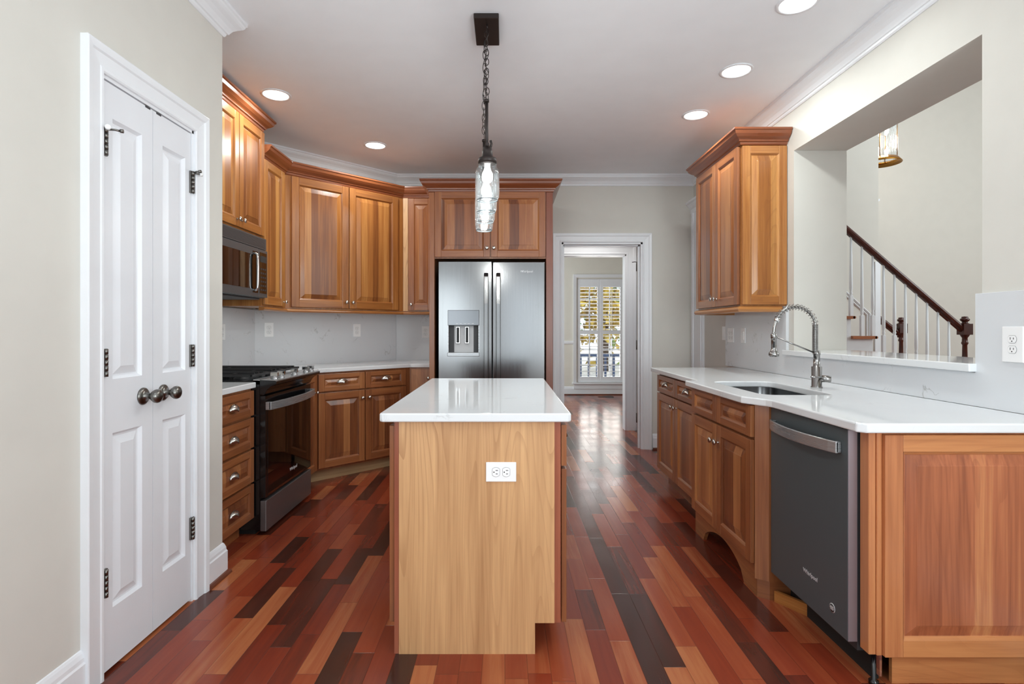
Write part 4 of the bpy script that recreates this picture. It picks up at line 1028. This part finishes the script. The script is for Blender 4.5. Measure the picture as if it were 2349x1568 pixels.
# ------------------------------------------------------------ dining window with plantation shutters
b = B()
b.sweep([(WX0-.02, 10.2, WZ0), (WX0-.02, 10.2, WZ1+.02), (WX1+.02, 10.2, WZ1+.02), (WX1+.02, 10.2, WZ0)], (0, -1, 0), [(0, 0), (0, .02), (.06, .028), (.06, 0)], TRIM)
b.box(WX0-.10, WX1+.10, 10.14, 10.2, WZ0-.03, WZ0, TRIM); b.box(WX0-.07, WX1+.07, 10.17, 10.2, WZ0-.12, WZ0-.03, TRIM)
win = struct('window_1', b)
b = B()
for x0, x1, z0, z1 in ((WX0, WX0+.05, WZ0, WZ1), (WX1-.05, WX1, WZ0, WZ1), (WX0, WX1, WZ0, WZ0+.06), (WX0, WX1, WZ1-.05, WZ1), (WX0, WX1, 1.17, 1.22)): b.box(x0, x1, 10.25, 10.29, z0, z1, TRIM)
for k in range(1, 4): x = WX0+.05+(WX1-WX0-.1)*k/4; b.box(x-.008, x+.008, 10.262, 10.278, WZ0, WZ1, TRIM)
for z in (.55, .86, 1.50, 1.82): b.box(WX0, WX1, 10.262, 10.278, z-.008, z+.008, TRIM)
obj('window_frame', b, win)
b = B(); b.box(WX0+.05, WX1-.05, 10.269, 10.271, WZ0+.06, WZ1-.05, GLASS); obj('window_glass', b, win)
xm = (WX0+WX1)/2
for (a, c, lb) in ((WX0+.003, xm-.002, 'white plantation shutter panel on the doorframe side of the dining window'), (xm+.002, WX1-.003, 'white plantation shutter panel on the far side of the dining window')):
    t = thing('plantation_shutter', lb, 'shutter', (a, 10.205, WZ0+.004), 0)
    wd = c-a; ht = WZ1-WZ0-.008; sx = .052; b = B()
    b.box(0, sx, 0, .03, 0, ht, TRIM); b.box(wd-sx, wd, 0, .03, 0, ht, TRIM)
    zl = [(0, .10), (.905, .97), (ht-.155, ht)]
    for z0, z1 in zl: b.box(sx, wd-sx, 0, .03, z0, z1, TRIM)
    obj('shutter_frame', b, t, .002)
    for z0, z1, nn in ((.10, .905, 12), (.97, ht-.155, 12)):
        b = B()
        for k in range(nn):
            zc = z0+(z1-z0)*(k+.5)/nn; b.M = Matrix.Translation((0, .016, zc))@Matrix.Rotation(R(-4), 4, 'X'); b.box(sx, wd-sx, -.030, .030, -.0045, .0045, TRIM)
        obj('louver_bank', b, t)
        b = B(); b.tube([(wd/2, -.022, z0+.03), (wd/2, -.022, z1-.03)], .006, TRIM, 6); obj('tilt_rod', b, t)
b = B(); b.box((1372-VX)*9.9/F, (1407-VX)*9.9/F, 9.84, 9.94, .0, .004, BRONZE)
for k in range(12): x = (1374-VX)*9.9/F+k*.0225; b.box(x, x+.01, 9.85, 9.93, .004, .005, SLOT)
tag(obj('floor_vent', b), 'small dark floor vent below the shuttered dining window', 'vent')

# ------------------------------------------------------------ outside
GRASS = plain('lawn', srgb(150, 150, 120), .9, var=.2); BARK = plain('bark', srgb(90, 76, 64), .9, var=.2)
LEAF = plain('leaf_green', srgb(120, 140, 60), .7, var=.4); LEAFY = plain('leaf_yellow', srgb(190, 160, 60), .7, var=.4)
PAVE = plain('patio_stone', srgb(205, 200, 190), .8, var=.1)
b = B(); b.box(-12, 18, 10.34, 42, -.5, -.12, PAVE); struct('ground', b)
def tree(x, y, h, leaf, label):
    t = thing('tree', label, 'tree', (x, y, -.12), 0, 'trees outside the dining window')
    b = B(); b.tube([(0, 0, 0), (.05, 0, h*.4), (0, .1, h*.8)], [.16, .12, .05], BARK, 8); obj('trunk', b, t)
    b = B()
    for k in range(420):
        p = Vector((random.gauss(0, h*.17), random.gauss(0, h*.17), h*.62+random.gauss(0, h*.20))); s_ = random.uniform(.12, .26)
        a = Vector((random.gauss(0, 1), random.gauss(0, 1), random.gauss(0, 1))).normalized(); c_ = a.orthogonal().normalized()
        b.face([b.v(p+a*s_), b.v(p+c_*s_*.6), b.v(p-a*s_), b.v(p-c_*s_*.6)], leaf)
    obj('crown', b, t)
for x, y, h, lf, lb in ((0.2, 17, 3.6, LEAFY, 'yellow-green leafy tree glimpsed through the upper louvers'), (4.6, 21, 4.4, LEAF, 'green leafy tree glimpsed through the far shutter panel'), (2.4, 27, 6.0, LEAF, 'green tree farther back behind the dining window'), (3.2, 17.5, 3.4, LEAFY, 'small yellow tree beside the patio beyond the shutters')):
    tree(x, y, h, lf, lb)
BLUE = plain('blue_grey_paint', srgb(52, 70, 104), .6)
t = thing('patio_railing', 'blue-grey patio railing seen low through the shutters', 'railing', (1.2, 13.0, -.12), 0)
b = B(); b.box(0, 2.6, 0, .06, .70, .76, BLUE); obj('top_rail', b, t)
for k in range(14): b = B(); b.box(k*.2, k*.2+.05, .01, .05, 0, .70, BLUE); obj('post', b, t)
